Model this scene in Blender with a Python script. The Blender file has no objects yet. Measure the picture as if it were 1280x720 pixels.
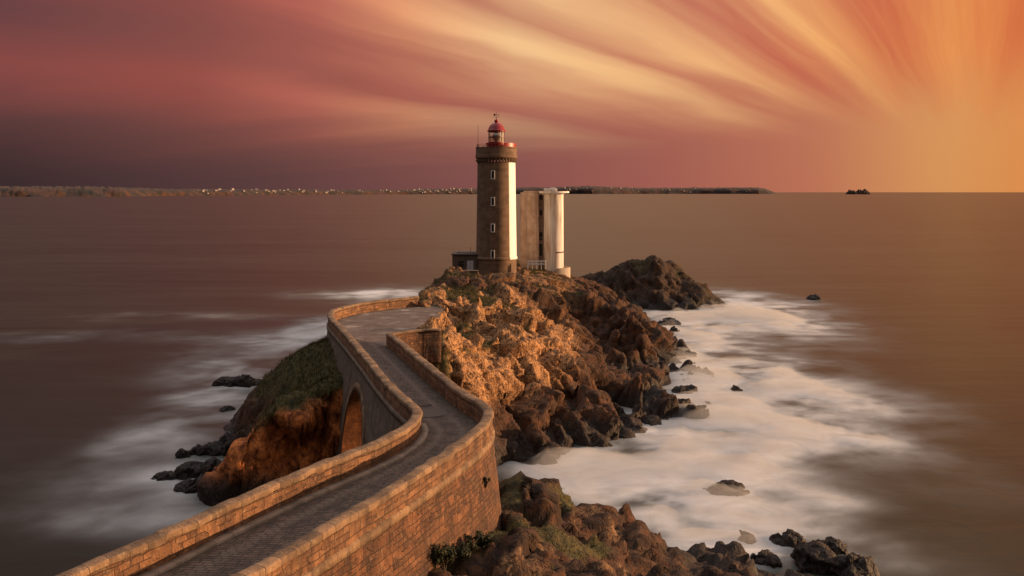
import bpy, bmesh, math, random
import numpy as np
from mathutils import Vector, Matrix
R = math.radians
random.seed(7); RNG = np.random.default_rng(7)
sc = bpy.context.scene
COL = sc.collection

# ------------------------------------------------------------------ camera
F = 1100.0; ZC = 24.0; HY = 240.0            # focal length (px of a 1280 wide frame), eye height, horizon row
cam = bpy.data.objects.new('camera', bpy.data.cameras.new('camera')); COL.objects.link(cam)
cam.location = (0, 0, ZC); cam.rotation_euler = (R(90), 0, 0)
cam.data.sensor_width = 36; cam.data.lens = 36*F/1280; cam.data.shift_y = -120/1280
cam.data.clip_start = .5; cam.data.clip_end = 120000
sc.camera = cam
sc.view_settings.view_transform = 'Standard'; sc.view_settings.look = 'None'
sc.view_settings.exposure = .4; sc.view_settings.gamma = 1; sc.view_settings.use_curve_mapping = False
sc.cycles.use_denoising = True
sc.cycles.max_bounces = 6; sc.cycles.volume_bounces = 0; sc.cycles.transparent_max_bounces = 12

# ------------------------------------------------------------------ node helpers
def srgb(r, g, b):
    f = lambda c: (c/255/12.92 if c/255 <= .04045 else ((c/255+.055)/1.055)**2.4)
    return (f(r), f(g), f(b), 1)
class G:
    def __init__(s, nt): s.t = nt
    def n(s, ty, ins=None, **pr):
        nd = s.t.nodes.new(ty)
        for k, v in pr.items(): setattr(nd, k, v)
        for k, v in (ins or {}).items():
            if hasattr(v, 'is_output'): s.t.links.new(v, nd.inputs[k])
            else: nd.inputs[k].default_value = v
        return nd
    def m(s, op, *a, clamp=False):
        return s.n('ShaderNodeMath', dict(enumerate(a)), operation=op, use_clamp=clamp).outputs[0]
    def v(s, op, *a):
        return s.n('ShaderNodeVectorMath', dict(enumerate(a)), operation=op).outputs[0]
    def noise(s, vec, scale, detail=4, rough=.55, dist=0):
        return s.n('ShaderNodeTexNoise', {'Vector': vec, 'Scale': scale, 'Detail': detail, 'Roughness': rough, 'Distortion': dist}).outputs[0]
    def ramp(s, fac, stops, interp='LINEAR'):
        nd = s.n('ShaderNodeValToRGB', {0: fac}); cr = nd.color_ramp; cr.interpolation = interp
        while len(cr.elements) < len(stops): cr.elements.new(.5)
        for e, (p, c) in zip(cr.elements, stops):
            e.position = p; e.color = c if hasattr(c, '__len__') else (c, c, c, 1)
        return nd.outputs[0]
    def mix(s, fac, a, b, blend='MIX'):
        nd = s.n('ShaderNodeMix', data_type='RGBA', blend_type=blend)
        for i, v in ((0, fac), (6, a), (7, b)):
            if hasattr(v, 'is_output'): s.t.links.new(v, nd.inputs[i])
            else: nd.inputs[i].default_value = v
        return nd.outputs[2]
    def smooth(s, x, lo, hi):
        nd = s.n('ShaderNodeMapRange', {0: x, 1: lo, 2: hi, 3: 0., 4: 1.}, interpolation_type='SMOOTHSTEP'); return nd.outputs[0]
    def xyz(s, x, y, z):
        return s.n('ShaderNodeCombineXYZ', {0: x, 1: y, 2: z}).outputs[0]

# ------------------------------------------------------------------ sun and sky
SUN_EL = 9.0; SUN_AZ = 83.0                  # degrees; azimuth clockwise from the view direction (+Y)
sd = Vector((math.sin(R(SUN_AZ))*math.cos(R(SUN_EL)), math.cos(R(SUN_AZ))*math.cos(R(SUN_EL)), math.sin(R(SUN_EL))))
sun = bpy.data.objects.new('sun', bpy.data.lights.new('sun', 'SUN')); COL.objects.link(sun)
sun.data.energy = 5.0; sun.data.angle = R(.6); sun.data.color = (1, .60, .31)
sun.rotation_euler = (-sd).to_track_quat('-Z', 'Y').to_euler(); sun.location = (60, -20, 60)

W = bpy.data.worlds.new('World'); sc.world = W; W.use_nodes = True
nt = W.node_tree; nt.nodes.clear(); g = G(nt)
tc = g.n('ShaderNodeTexCoord').outputs['Generated']
sp = g.n('ShaderNodeSeparateXYZ', {0: tc}); x, y, z = sp.outputs
VA = math.atan2(580/F, 1)                     # the cloud streets run to this azimuth
wx, wy = math.sin(VA), math.cos(VA)
q = g.m('SUBTRACT', g.m('MULTIPLY', y, wx), g.m('MULTIPLY', x, wy))
dw = g.m('ADD', g.m('MULTIPLY', x, wx), g.m('MULTIPLY', y, wy))
za = g.m('ABSOLUTE', z)
th = g.m('ARCTAN2', za, q)                    # angle of the cloud street round its vanishing line
along = g.m('DIVIDE', dw, g.m('ADD', za, .07))
lv = g.xyz(g.m('MULTIPLY', th, 3.2), g.m('MULTIPLY', along, .30), 0.)
n1 = g.noise(lv, 1.6, 3, .5, .3)
lv2 = g.xyz(g.m('MULTIPLY', th, 7.), g.m('MULTIPLY', along, .16), 3.)
n2 = g.noise(lv2, 1.2, 3, .45, .3)
tt = g.m('DIVIDE', th, math.pi)
tt = g.m('ADD', tt, g.m('MULTIPLY', g.m('SUBTRACT', n1, .5), .030))
tt = g.m('ADD', tt, g.m('MULTIPLY', g.m('SUBTRACT', n2, .5), .010))
spokes = [(0, .05), (4.5, .08), (8.2, .78), (10.8, .10), (14.5, .22), (17.5, .55), (20.3, 1.0), (22, .75), (24.2, .22), (26, .42), (28.5, .85), (31.5, .62), (34, .30),
          (37.5, .12), (42, .30), (47.5, .85), (51.5, .55), (58, .22), (66, .10), (74, .32), (82, .58), (92, .42), (105, .05), (120, .45), (140, .2), (160, .5), (180, .1)]
B = g.ramp(tt, [(a/180, b) for a, b in spokes], 'EASE')
B = g.m('ADD', B, g.m('MULTIPLY', g.m('SUBTRACT', n2, .5), .42), clamp=True)
lv3 = g.xyz(g.m('ADD', g.m('MULTIPLY', th, 20.), g.m('MULTIPLY', n1, 3.)), g.m('MULTIPLY', along, .35), 7.)
n3 = g.noise(lv3, 1.3, 4, .55, .5)
B = g.m('ADD', B, g.m('MULTIPLY', g.m('SUBTRACT', n3, .5), .46), clamp=True)
B = g.m('MULTIPLY', B, g.m('ADD', .66, g.m('MULTIPLY', n1, .5)), clamp=True)
az = g.m('ARCTAN2', x, y)                     # 0 ahead, + to the right
azn = g.m('ADD', g.m('DIVIDE', az, 2*math.pi), .5)
A = lambda d: d/360+.5
hor = g.ramp(azn, [(A(-180), srgb(100, 72, 70)), (A(-90), srgb(70, 50, 56)), (A(-30), srgb(60, 43, 46)), (A(-16), srgb(92, 62, 62)), (A(0), srgb(138, 84, 79)),
                   (A(10), srgb(166, 96, 84)), (A(19), srgb(192, 116, 88)), (A(26), srgb(220, 152, 92)), (A(31), srgb(224, 142, 76)), (A(60), srgb(238, 170, 96)), (A(95), srgb(255, 200, 120)), (A(180), srgb(100, 72, 70))])
low = g.ramp(azn, [(A(-180), srgb(100, 72, 66)), (A(-90), srgb(84, 52, 58)), (A(-30), srgb(108, 62, 62)), (A(-20), srgb(134, 74, 68)), (A(-12), srgb(156, 84, 74)), (A(0), srgb(176, 92, 80)),
                   (A(12), srgb(196, 108, 86)), (A(20), srgb(204, 104, 72)), (A(28), srgb(216, 108, 58)), (A(60), srgb(225, 135, 80)), (A(95), srgb(240, 165, 100)), (A(180), srgb(100, 72, 66))])
hig = g.ramp(azn, [(A(-180), srgb(122, 90, 80)), (A(-90), srgb(130, 75, 72)), (A(-30), srgb(150, 72, 66)), (A(-20), srgb(165, 78, 68)), (A(-13), srgb(206, 112, 92)), (A(-7), srgb(240, 164, 116)), (A(0), srgb(255, 205, 146)),
                  (A(14), srgb(255, 194, 128)), (A(22), srgb(255, 182, 104)), (A(30), srgb(244, 156, 78)), (A(70), srgb(255, 195, 120)), (A(180), srgb(122, 90, 80))])
cloud = g.mix(B, low, hig)
fade = g.smooth(g.m('SUBTRACT', g.m('ADD', z, g.m('MULTIPLY', g.m('SUBTRACT', n1, .5), .05)), g.m('MULTIPLY', g.smooth(x, -.15, .42), .045)), .008, .120)
fade = g.m('MULTIPLY', fade, 1.0)
skyc = g.mix(fade, hor, cloud)
up = g.smooth(z, .34, .80)
skyc = g.mix(up, skyc, (1.22, 1.17, 1.17, 1))
sdot = g.n('ShaderNodeVectorMath', {0: tc, 1: tuple(sd)}, operation='DOT_PRODUCT').outputs['Value']
sang = g.m('ARCCOSINE', g.m('MINIMUM', sdot, .99999)); sq = g.m('DIVIDE', sang, R(19))
glow = g.m('EXPONENT', g.m('MULTIPLY', g.m('MULTIPLY', sq, sq), -1.))
skyc = g.mix(g.m('MULTIPLY', g.smooth(y, .45, -.35), .55), skyc, (.02, .016, .016, 1))
skyc = g.mix(glow, skyc, (2.2, 1.45, .9, 1))
bg1 = g.n('ShaderNodeBackground', {0: skyc, 1: .75})
nish = g.n('ShaderNodeTexSky', sky_type='NISHITA', sun_disc=False, sun_elevation=R(SUN_EL), sun_rotation=R(SUN_AZ), dust_density=3.0)
bg2 = g.n('ShaderNodeBackground', {0: nish.outputs[0], 1: .06})
mx = g.n('ShaderNodeMixShader', {0: .94}); nt.links.new(bg2.outputs[0], mx.inputs[1]); nt.links.new(bg1.outputs[0], mx.inputs[2])
nt.links.new(mx.outputs[0], g.n('ShaderNodeOutputWorld').inputs[0])

# ------------------------------------------------------------------ general helpers
def at(px, py, Y): return Vector(((px-640)/F*Y, Y, ZC-(py-HY)/F*Y))         # a place seen at a pixel, Y metres out
def on(px, py, zz=0.): Y = (ZC-zz)*F/(py-HY); return Vector(((px-640)/F*Y, Y, zz))
def tag(o, label=None, cat=None, group=None, kind=None):
    for k, v in (('label', label), ('category', cat), ('group', group), ('kind', kind)):
        if v: o[k] = v
    return o
def empty(name, loc, label, cat, group=None, rz=0):
    o = bpy.data.objects.new(name, None); COL.objects.link(o); o.location = loc; o.rotation_euler.z = rz; o.empty_display_size = .3
    return tag(o, label, cat, group)
def link(name, me, mats, parent=None, smooth=False):
    o = bpy.data.objects.new(name, me); COL.objects.link(o)
    for m in (mats if isinstance(mats, (list, tuple)) else [mats]): me.materials.append(m)
    if smooth: me.polygons.foreach_set('use_smooth', [True]*len(me.polygons))
    if parent: o.parent = parent
    return o
def np_mesh(name, V, faces, uv=None, attrs=None):
    """V (n,3); faces (m,4) or list; uv per vertex (n,2)"""
    me = bpy.data.meshes.new(name); V = np.asarray(V, np.float32); faces = np.asarray(faces, np.int32)
    me.vertices.add(len(V)); me.vertices.foreach_set('co', V.ravel())
    k = faces.shape[1]
    me.loops.add(faces.size); me.loops.foreach_set('vertex_index', faces.ravel())
    me.polygons.add(len(faces)); me.polygons.foreach_set('loop_start', np.arange(len(faces), dtype=np.int32)*k)
    me.polygons.foreach_set('loop_total', np.full(len(faces), k, np.int32))
    me.update(calc_edges=True)
    if uv is not None:
        l = me.uv_layers.new(name='UVMap'); l.data.foreach_set('uv', np.asarray(uv, np.float32)[faces.ravel()].ravel())
    for nme, a in (attrs or {}).items():
        at_ = me.attributes.new(nme, 'FLOAT', 'POINT'); at_.data.foreach_set('value', np.asarray(a, np.float32))
    me.validate(); return me
def grid_faces(nu, nv, off=0):
    i = np.arange(nu-1)[:, None]*nv + np.arange(nv-1)[None, :]
    return (np.stack([i, i+nv, i+nv+1, i+1], -1).reshape(-1, 4) + off)
class MB:
    def __init__(s): s.b = bmesh.new()
    def box(s, c, size, rz=0, bev=0, mi=0, tilt=None):
        r = bmesh.ops.create_cube(s.b, size=1); vs = r['verts']
        M = Matrix.Translation(c) @ Matrix.Rotation(rz, 4, 'Z')
        if tilt: M = M @ tilt
        bmesh.ops.transform(s.b, matrix=M @ Matrix.Diagonal((*size, 1)), verts=vs)
        fs = {f for v in vs for f in v.link_faces}
        for f in fs: f.material_index = mi
        if bev: bmesh.ops.bevel(s.b, geom=list({e for v in vs for e in v.link_edges}), offset=bev, segments=1, affect='EDGES')
        return s
    def lathe(s, c, prof, n=48, mi=0, a0=0, a1=2*math.pi, face_mi=None):
        full = abs(a1-a0-2*math.pi) < 1e-6; m = n if full else n+1
        ring = [[s.b.verts.new((c[0]+r*math.sin(a0+(a1-a0)*i/n), c[1]-r*math.cos(a0+(a1-a0)*i/n), c[2]+h)) for i in range(m)] for r, h in prof]
        for k in range(len(prof)-1):
            for i in range(n):
                j = (i+1) % m
                try:
                    f = s.b.faces.new((ring[k][i], ring[k][j], ring[k+1][j], ring[k+1][i])); f.material_index = mi if face_mi is None else face_mi(a0+(a1-a0)*(i+.5)/n, (prof[k][1]+prof[k+1][1])/2)
                except ValueError: pass
        for k, fl in ((0, 1), (-1, 0)):
            if full and prof[k][0] > 1e-3:
                f = s.b.faces.new(ring[k][::-1] if fl else ring[k]); f.material_index = mi
        return s
    def tube(s, p, q_, r, n=8, mi=0, r2=None):
        p = Vector(p); q_ = Vector(q_); d = q_-p; M = d.to_track_quat('Z', 'Y').to_matrix().to_4x4(); M.translation = (p+q_)/2
        r_ = bmesh.ops.create_cone(s.b, cap_ends=True, segments=n, radius1=r, radius2=r if r2 is None else r2, depth=d.length, matrix=M)
        for v in r_['verts']:
            for f in v.link_faces: f.material_index = mi
        return s
    def poly(s, pts, mi=0):
        f = s.b.faces.new([s.b.verts.new(p) for p in pts]); f.material_index = mi; return s
    def prism(s, pts, z0, z1, mi=0):
        a = [s.b.verts.new((p[0], p[1], z0)) for p in pts]; b = [s.b.verts.new((p[0], p[1], z1)) for p in pts]
        fs = [s.b.faces.new(a[::-1]), s.b.faces.new(b)]
        for i in range(len(pts)): j = (i+1) % len(pts); fs.append(s.b.faces.new((a[i], a[j], b[j], b[i])))
        for f in fs: f.material_index = mi
        return s
    def build(s, name, mats, parent=None, smooth=False, angle=None):
        bmesh.ops.recalc_face_normals(s.b, faces=s.b.faces)
        me = bpy.data.meshes.new(name); s.b.to_mesh(me); s.b.free(); o = link(name, me, mats, parent, smooth)
        if angle: me.set_sharp_from_angle(angle=R(angle))
        return o

# ------------------------------------------------------------------ numpy noise
def h32(ix, iy, iz, seed):
    n = (ix.astype(np.int64)*374761393 + iy.astype(np.int64)*668265263 + iz.astype(np.int64)*2147483647 + seed*1274126177) & 0xffffffff
    n = ((n ^ (n >> 13))*1274126177) & 0xffffffff; n = ((n ^ (n >> 16))*2246822519) & 0xffffffff
    return ((n ^ (n >> 15)) & 0xffffff)/float(0xffffff)
def vnoise(p, seed=0):
    i = np.floor(p).astype(np.int64); f = p-i; f = f*f*f*(f*(f*6-15)+10); o = 0
    for dx in (0, 1):
        for dy in (0, 1):
            for dz in (0, 1):
                w = (f[:, 0] if dx else 1-f[:, 0])*(f[:, 1] if dy else 1-f[:, 1])*(f[:, 2] if dz else 1-f[:, 2])
                o = o + w*h32(i[:, 0]+dx, i[:, 1]+dy, i[:, 2]+dz, seed)
    return o*2-1
def fbm(p, oct=4, seed=0, gain=.5):
    a, o, t = 1., 0, 0
    for k in range(oct): o = o+a*vnoise(p*2**k+17.3*k, seed+k); t += a; a *= gain
    return o/t
def facet(p, seed=0, tilt=.7, step=.5):
    """angular broken-block noise: each Voronoi cell is its own tilted plane; returns height and distance between the two nearest cells"""
    i0 = np.floor(p).astype(np.int64); b1 = np.full(len(p), 9.); b2 = b1.copy(); h = np.zeros(len(p))
    for dx in (-1, 0, 1):
        for dy in (-1, 0, 1):
            for dz in (-1, 0, 1):
                c = i0+(dx, dy, dz); s_ = [h32(c[:, 0], c[:, 1], c[:, 2], seed+k) for k in range(7)]
                d = p-(c+np.stack(s_[:3], -1)); r2 = (d*d).sum(1)
                hh = (s_[3]-.5)*2*step + tilt*(d[:, 0]*(s_[4]*2-1)+d[:, 1]*(s_[5]*2-1)+d[:, 2]*(s_[6]*2-1))
                near = r2 < b1; b2 = np.where(near, b1, np.minimum(b2, r2)); h = np.where(near, hh, h); b1 = np.where(near, r2, b1)
    return h, np.sqrt(b2)-np.sqrt(b1)
def sstep(x, a, b): t = np.clip((x-a)/(b-a), 0, 1); return t*t*(3-2*t)

# ------------------------------------------------------------------ materials
def new_mat(name):
    m = bpy.data.materials.new(name); m.use_nodes = True; t = m.node_tree; t.nodes.clear(); gg = G(t)
    b = gg.n('ShaderNodeBsdfPrincipled'); t.links.new(b.outputs[0], gg.n('ShaderNodeOutputMaterial').inputs[0])
    return m, gg, b
def setb(gg, b, **k):
    names = dict(color='Base Color', rough='Roughness', metal='Metallic', normal='Normal', spec='Specular IOR Level', trans='Transmission Weight', sheen='Sheen Weight')
    for kk, v in k.items():
        i = b.inputs[names.get(kk, kk)]
        if hasattr(v, 'is_output'): gg.t.links.new(v, i)
        else: i.default_value = v
def bump(gg, h, strength, dist, normal=None):
    d = {'Height': h, 'Strength': strength, 'Distance': dist}
    if normal is not None: d['Normal'] = normal
    return gg.n('ShaderNodeBump', d).outputs[0]
def plain(name, col, rough=.6, metal=0, var=.12, scale=3, bumps=0):
    m, gg, b = new_mat(name); o = gg.n('ShaderNodeTexCoord').outputs['Object']
    n = gg.noise(o, scale, 5, .6); c = gg.mix(gg.ramp(n, [(.3, 0.), (.7, 1.)]), tuple(v*(1-var) for v in col[:3])+(1,), tuple(min(1, v*(1+var)) for v in col[:3])+(1,))
    setb(gg, b, color=c, rough=rough, metal=metal)
    if bumps: setb(gg, b, normal=bump(gg, gg.noise(o, scale*8, 4), bumps, .02))
    return m

def rock_mat(name, dark, mid, pale, bumpd=.12, wet=1.6):
    m, gg, b = new_mat(name); o = gg.n('ShaderNodeTexCoord').outputs['Object']
    gold = gg.n('ShaderNodeAttribute', attribute_name='gold').outputs['Fac']
    grass = gg.n('ShaderNodeAttribute', attribute_name='grass').outputs['Fac']
    zz = gg.n('ShaderNodeSeparateXYZ', {0: o}).outputs[2]; iron = gg.n('ShaderNodeAttribute', attribute_name='iron').outputs['Fac']  # this last mask carries the painted sun warmth of the left cliff
    big = gg.noise(o, .33, 5, .6, .4); med = gg.noise(o, 1.7, 6, .62, .3); fine = gg.noise(o, 7, 6, .65)
    c = gg.mix(gg.ramp(gg.m('ADD', gg.m('MULTIPLY', big, .5), gg.m('MULTIPLY', med, .5)), [(.36, 0.), (.62, 1.)]), dark, mid)
    rust = gg.ramp(gg.noise(o, .9, 5, .6, .8), [(.50, 0.), (.66, 1.)])
    c = gg.mix(gg.m('MULTIPLY', rust, .45), c, (.17, .062, .02, 1))
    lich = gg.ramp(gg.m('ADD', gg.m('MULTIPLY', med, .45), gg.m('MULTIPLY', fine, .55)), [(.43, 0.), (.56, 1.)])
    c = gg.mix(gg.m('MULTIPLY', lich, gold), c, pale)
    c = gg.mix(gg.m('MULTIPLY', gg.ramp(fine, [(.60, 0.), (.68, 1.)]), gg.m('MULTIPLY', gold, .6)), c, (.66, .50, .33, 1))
    c = gg.mix(iron, c, gg.mix(gg.ramp(med, [(.36, 0.), (.62, 1.)]), (.14, .032, .011, 1), (.66, .205, .052, 1)))  # orange sunlight on the cliff, painted into the rock colour
    w = gg.smooth(gg.m('ADD', zz, gg.m('MULTIPLY', gg.m('SUBTRACT', big, .5), 2.2)), wet+.9, wet-.5)
    c = gg.mix(gg.m('MULTIPLY', w, .82), c, (.014, .009, .007, 1))
    gcol = gg.mix(gg.ramp(med, [(.35, 0.), (.65, 1.)]), (.018, .020, .006, 1), (.095, .072, .022, 1))
    gm = gg.m('MULTIPLY', grass, 1.0, clamp=True)
    c = gg.mix(gm, c, gcol)
    rid = gg.m('ABSOLUTE', gg.m('SUBTRACT', gg.noise(gg.v('MULTIPLY', o, (1.1, 1.1, .45)), 1.5, 3, .5, .6), .5))
    hgt = gg.m('ADD', gg.m('MULTIPLY', med, .7), gg.m('ADD', gg.m('MULTIPLY', fine, .28), gg.m('MULTIPLY', gg.m('MINIMUM', rid, .05), 7.)))
    setb(gg, b, color=c, rough=gg.m('SUBTRACT', .88, gg.m('MULTIPLY', w, .22)), spec=.3, normal=bump(gg, hgt, 1., bumpd*1.45))
    return m
ROCK = rock_mat('granite_rock', (.022, .012, .008, 1), (.080, .034, .017, 1), (.45, .225, .092, 1))
ROCKF = rock_mat('shore_rock', (.012, .007, .005, 1), (.045, .019, .010, 1), (.38, .21, .10, 1), wet=2.2)
ROCKD = rock_mat('dark_sea_rock', (.014, .008, .006, 1), (.048, .026, .016, 1), (.30, .20, .13, 1))

def masonry(name, c1, c2, mort, bw, bh, bumpd=.02, stain=.5, mortar=.014, lichen=0., rubble=False, edge=False):
    m, gg, b = new_mat(name); uv = gg.n('ShaderNodeTexCoord').outputs['UV']; o = gg.n('ShaderNodeTexCoord').outputs['Object']
    wob = gg.n('ShaderNodeTexNoise', {'Vector': uv, 'Scale': 1.6, 'Detail': 3}).outputs[1]
    uvw = gg.v('ADD', uv, gg.v('MULTIPLY', gg.v('SUBTRACT', wob, (.5, .5, .5)), (.26, .12, 0)))
    def bricks(w, h, off, sq):
        br = gg.n('ShaderNodeTexBrick', {'Vector': uvw, 'Color1': (0, 0, 0, 1), 'Color2': (1, 1, 1, 1), 'Mortar': (.5, .5, .5, 1), 'Scale': 1., 'Mortar Size': mortar, 'Mortar Smooth': .6, 'Bias': 0., 'Brick Width': w, 'Row Height': h}, offset=off, squash=sq, squash_frequency=3)
        return gg.n('ShaderNodeSeparateColor', {0: br.outputs[0]}).outputs[0], br.outputs[1]
    cell, mf = bricks(bw, bh, .46, .78)
    if rubble:
        c2_, m2_ = bricks(bw*1.9, bh*2, .37, .7)
        k = gg.ramp(gg.noise(gg.v('MULTIPLY', uvw, (1, 1.6, 1)), .8, 2), [(.50, 0.), (.515, 1.)])
        cell = gg.m('ADD', gg.m('MULTIPLY', cell, gg.m('SUBTRACT', 1., k)), gg.m('MULTIPLY', c2_, k)); mf = gg.m('ADD', gg.m('MULTIPLY', mf, gg.m('SUBTRACT', 1., k)), gg.m('MULTIPLY', m2_, k))
    n = gg.noise(o, 1.1, 6, .62); f = gg.noise(o, 9, 5, .65); f2 = gg.noise(o, 3.3, 5, .65)
    c = gg.mix(gg.m('ADD', gg.m('MULTIPLY', cell, .65), gg.m('MULTIPLY', gg.ramp(f2, [(.3, 0.), (.7, 1.)]), .35)), c1, c2)
    c = gg.mix(gg.m('MULTIPLY', gg.ramp(n, [(.40, 0.), (.66, 1.)]), stain), c, tuple(v*.42 for v in c1[:3])+(1,))
    if lichen: c = gg.mix(gg.m('MULTIPLY', gg.ramp(gg.noise(o, 3.1, 6, .7), [(.55, 0.), (.66, 1.)]), lichen), c, (.46, .32, .18, 1))
    drip = gg.ramp(gg.noise(gg.v('MULTIPLY', o, (1., 1., .13)), 1.5, 5, .65), [(.50, 0.), (.64, 1.)])
    c = gg.mix(gg.m('MULTIPLY', drip, .5), c, tuple(v*.35 for v in c1[:3])+(1,))
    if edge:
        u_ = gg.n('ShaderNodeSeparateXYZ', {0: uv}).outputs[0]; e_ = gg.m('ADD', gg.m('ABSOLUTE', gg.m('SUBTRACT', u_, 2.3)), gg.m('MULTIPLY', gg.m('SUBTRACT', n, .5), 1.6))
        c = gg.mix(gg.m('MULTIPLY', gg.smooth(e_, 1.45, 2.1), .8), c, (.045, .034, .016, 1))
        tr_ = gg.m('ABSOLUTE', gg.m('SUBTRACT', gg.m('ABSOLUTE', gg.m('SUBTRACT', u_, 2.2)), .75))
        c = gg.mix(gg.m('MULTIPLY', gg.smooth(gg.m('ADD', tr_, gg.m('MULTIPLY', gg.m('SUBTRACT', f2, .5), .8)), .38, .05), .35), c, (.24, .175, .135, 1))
    c = gg.mix(mf, c, mort)
    h = gg.m('ADD', gg.m('MULTIPLY', gg.m('SUBTRACT', 1., mf), .7), gg.m('ADD', gg.m('MULTIPLY', cell, .8), gg.m('MULTIPLY', gg.m('ADD', f, f2), .6)))
    setb(gg, b, color=c, rough=.82, normal=bump(gg, h, 1., bumpd))
    return m
WALL = masonry('coursed_granite_wall', (.060, .023, .010, 1), (.255, .100, .038, 1), (.055, .028, .015, 1), .50, .235, .17, .6, .018, .22, True)
PARA = masonry('parapet_granite', (.085, .034, .014, 1), (.36, .165, .068, 1), (.07, .036, .018, 1), .62, .26, .15, .5, .018, .3, True)
VAULT = masonry('sun_tinted_vault', (.22, .065, .02, 1), (.48, .17, .05, 1), (.12, .05, .02, 1), .5, .25, .05, .5, .012)  # sunlit glow inside the arch, put into the stone colour as orange
WALLG = masonry('grey_granite_wall', (.12, .085, .060, 1), (.22, .160, .115, 1), (.08, .058, .04, 1), .70, .32, .02, .45, .012)
COPE = masonry('coping_stone', (.13, .075, .040, 1), (.36, .21, .11, 1), (.06, .04, .026, 1), .95, 3.0, .09, .6, .012, .4)
KERB = masonry('kerb_stone', (.17, .125, .09, 1), (.30, .225, .17, 1), (.07, .05, .04, 1), 1.2, 2.0, .015, .3, .012)
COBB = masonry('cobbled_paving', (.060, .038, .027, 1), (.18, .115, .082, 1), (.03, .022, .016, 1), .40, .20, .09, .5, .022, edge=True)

# ------------------------------------------------------------------ radial-basis terrain
def rbf(pts, kern=1.0, ridge=1e-3):
    P = np.array([p[:2] for p in pts], float); z = np.array([p[2] for p in pts], float); n = len(P)
    D = np.linalg.norm(P[:, None]-P[None], axis=-1)**kern
    Am = np.zeros((n+3, n+3)); Am[:n, :n] = D-ridge*np.eye(n); Am[:n, n] = 1; Am[:n, n+1:] = P; Am[n, :n] = 1; Am[n+1:, :n] = P.T
    w = np.linalg.solve(Am, np.r_[z, 0, 0, 0])
    def f(X, Y):
        o = np.zeros(X.shape); q_ = np.stack([X, Y], -1)
        for i in range(n): o += w[i]*np.linalg.norm(q_-P[i], axis=-1)**kern
        return o+w[n]+w[n+1]*X+w[n+2]*Y
    return f
def pz(px, py, Y): v = at(px, py, Y); return (v.x, v.y, v.z)
def wz(px, py, d=-1.2): v = on(px, py, 0.); return (v.x, v.y, d)
def crag(name, H, x0, x1, y0, y1, res, mat, amp, seed, goldf=None, grassf=None, flat=None, suntintf=None, zmin=-1.2, scales=((5.0, .90), (2.3, .92), (1.0, .68), (.45, .36)), lean=(.25, .1)):
    xs = np.arange(x0, x1, res); ys = np.arange(y0, y1, res); X, Y = np.meshgrid(xs, ys, indexing='ij')
    wpx = fbm(np.stack([X.ravel()/7, Y.ravel()/7, X.ravel()*0], -1), 3, seed+50).reshape(X.shape)*1.6
    wpy = fbm(np.stack([X.ravel()/7, Y.ravel()/7, X.ravel()*0+9], -1), 3, seed+60).reshape(X.shape)*1.6
    k = np.ones(X.shape) if flat is None else 1-flat(X, Y)
    Z = H(X+wpx*k, Y+wpy*k)
    gx, gy = np.gradient(Z, res); L = np.sqrt(gx**2+gy**2+1); N = np.stack([-gx/L, -gy/L, 1/L], -1).reshape(-1, 3)
    P = np.stack([X, Y, Z], -1).reshape(-1, 3); kk = k.ravel(); AM = (amp(X, Y, Z).ravel() if callable(amp) else amp)*kk*(.35+.65*sstep(Z.ravel(), -1.2, .8))
    Q = P.copy(); Q[:, 0] += lean[0]*P[:, 2]; Q[:, 1] += lean[1]*P[:, 2]
    Q += .35*np.stack([fbm(P/2.2+i*31, 3, seed+70+i) for i in range(3)], -1)
    d = np.zeros(len(P))
    for j, (s_, a) in enumerate(scales):
        sq = Q/s_*np.array([1.2, 1.0, .42]); hh, ed = facet(sq, seed+j*11, 1.0, .62)
        d += a*s_*.33*(hh - (.25, .55, .35, .1)[j]*(1-sstep(ed, 0, .10)))
    st_ = (P@np.array([.42, -.25, .85])+1.1*fbm(P/4, 3, seed+33))/1.25; st_ = st_-np.floor(st_)
    d += .34*(st_-.5)*sstep(fbm(P/5, 2, seed+34), -.25, .25) + .10*fbm(P/.5, 3, seed+90)
    grass = np.zeros(len(P)) if grassf is None else grassf(P, N)
    d *= (1-.72*grass)
    P2 = P+N*(d*AM)[:, None]
    nv = len(ys); fc = grid_faces(len(xs), nv); keep = P2[fc][:, :, 2].max(1) > zmin; fc = fc[keep]
    used = np.unique(fc); mp = np.full(len(P2), -1); mp[used] = np.arange(len(used))
    gold = np.zeros(len(P)) if goldf is None else goldf(P, N)
    iron = np.zeros(len(P)) if suntintf is None else suntintf(P, N)
    me = np_mesh(name, P2[used], mp[fc], None, {'gold': gold[used], 'grass': grass[used], 'iron': iron[used]})
    o = link(name, me, mat); return o, P2[used], (N, grass, P2, kk)

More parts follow.
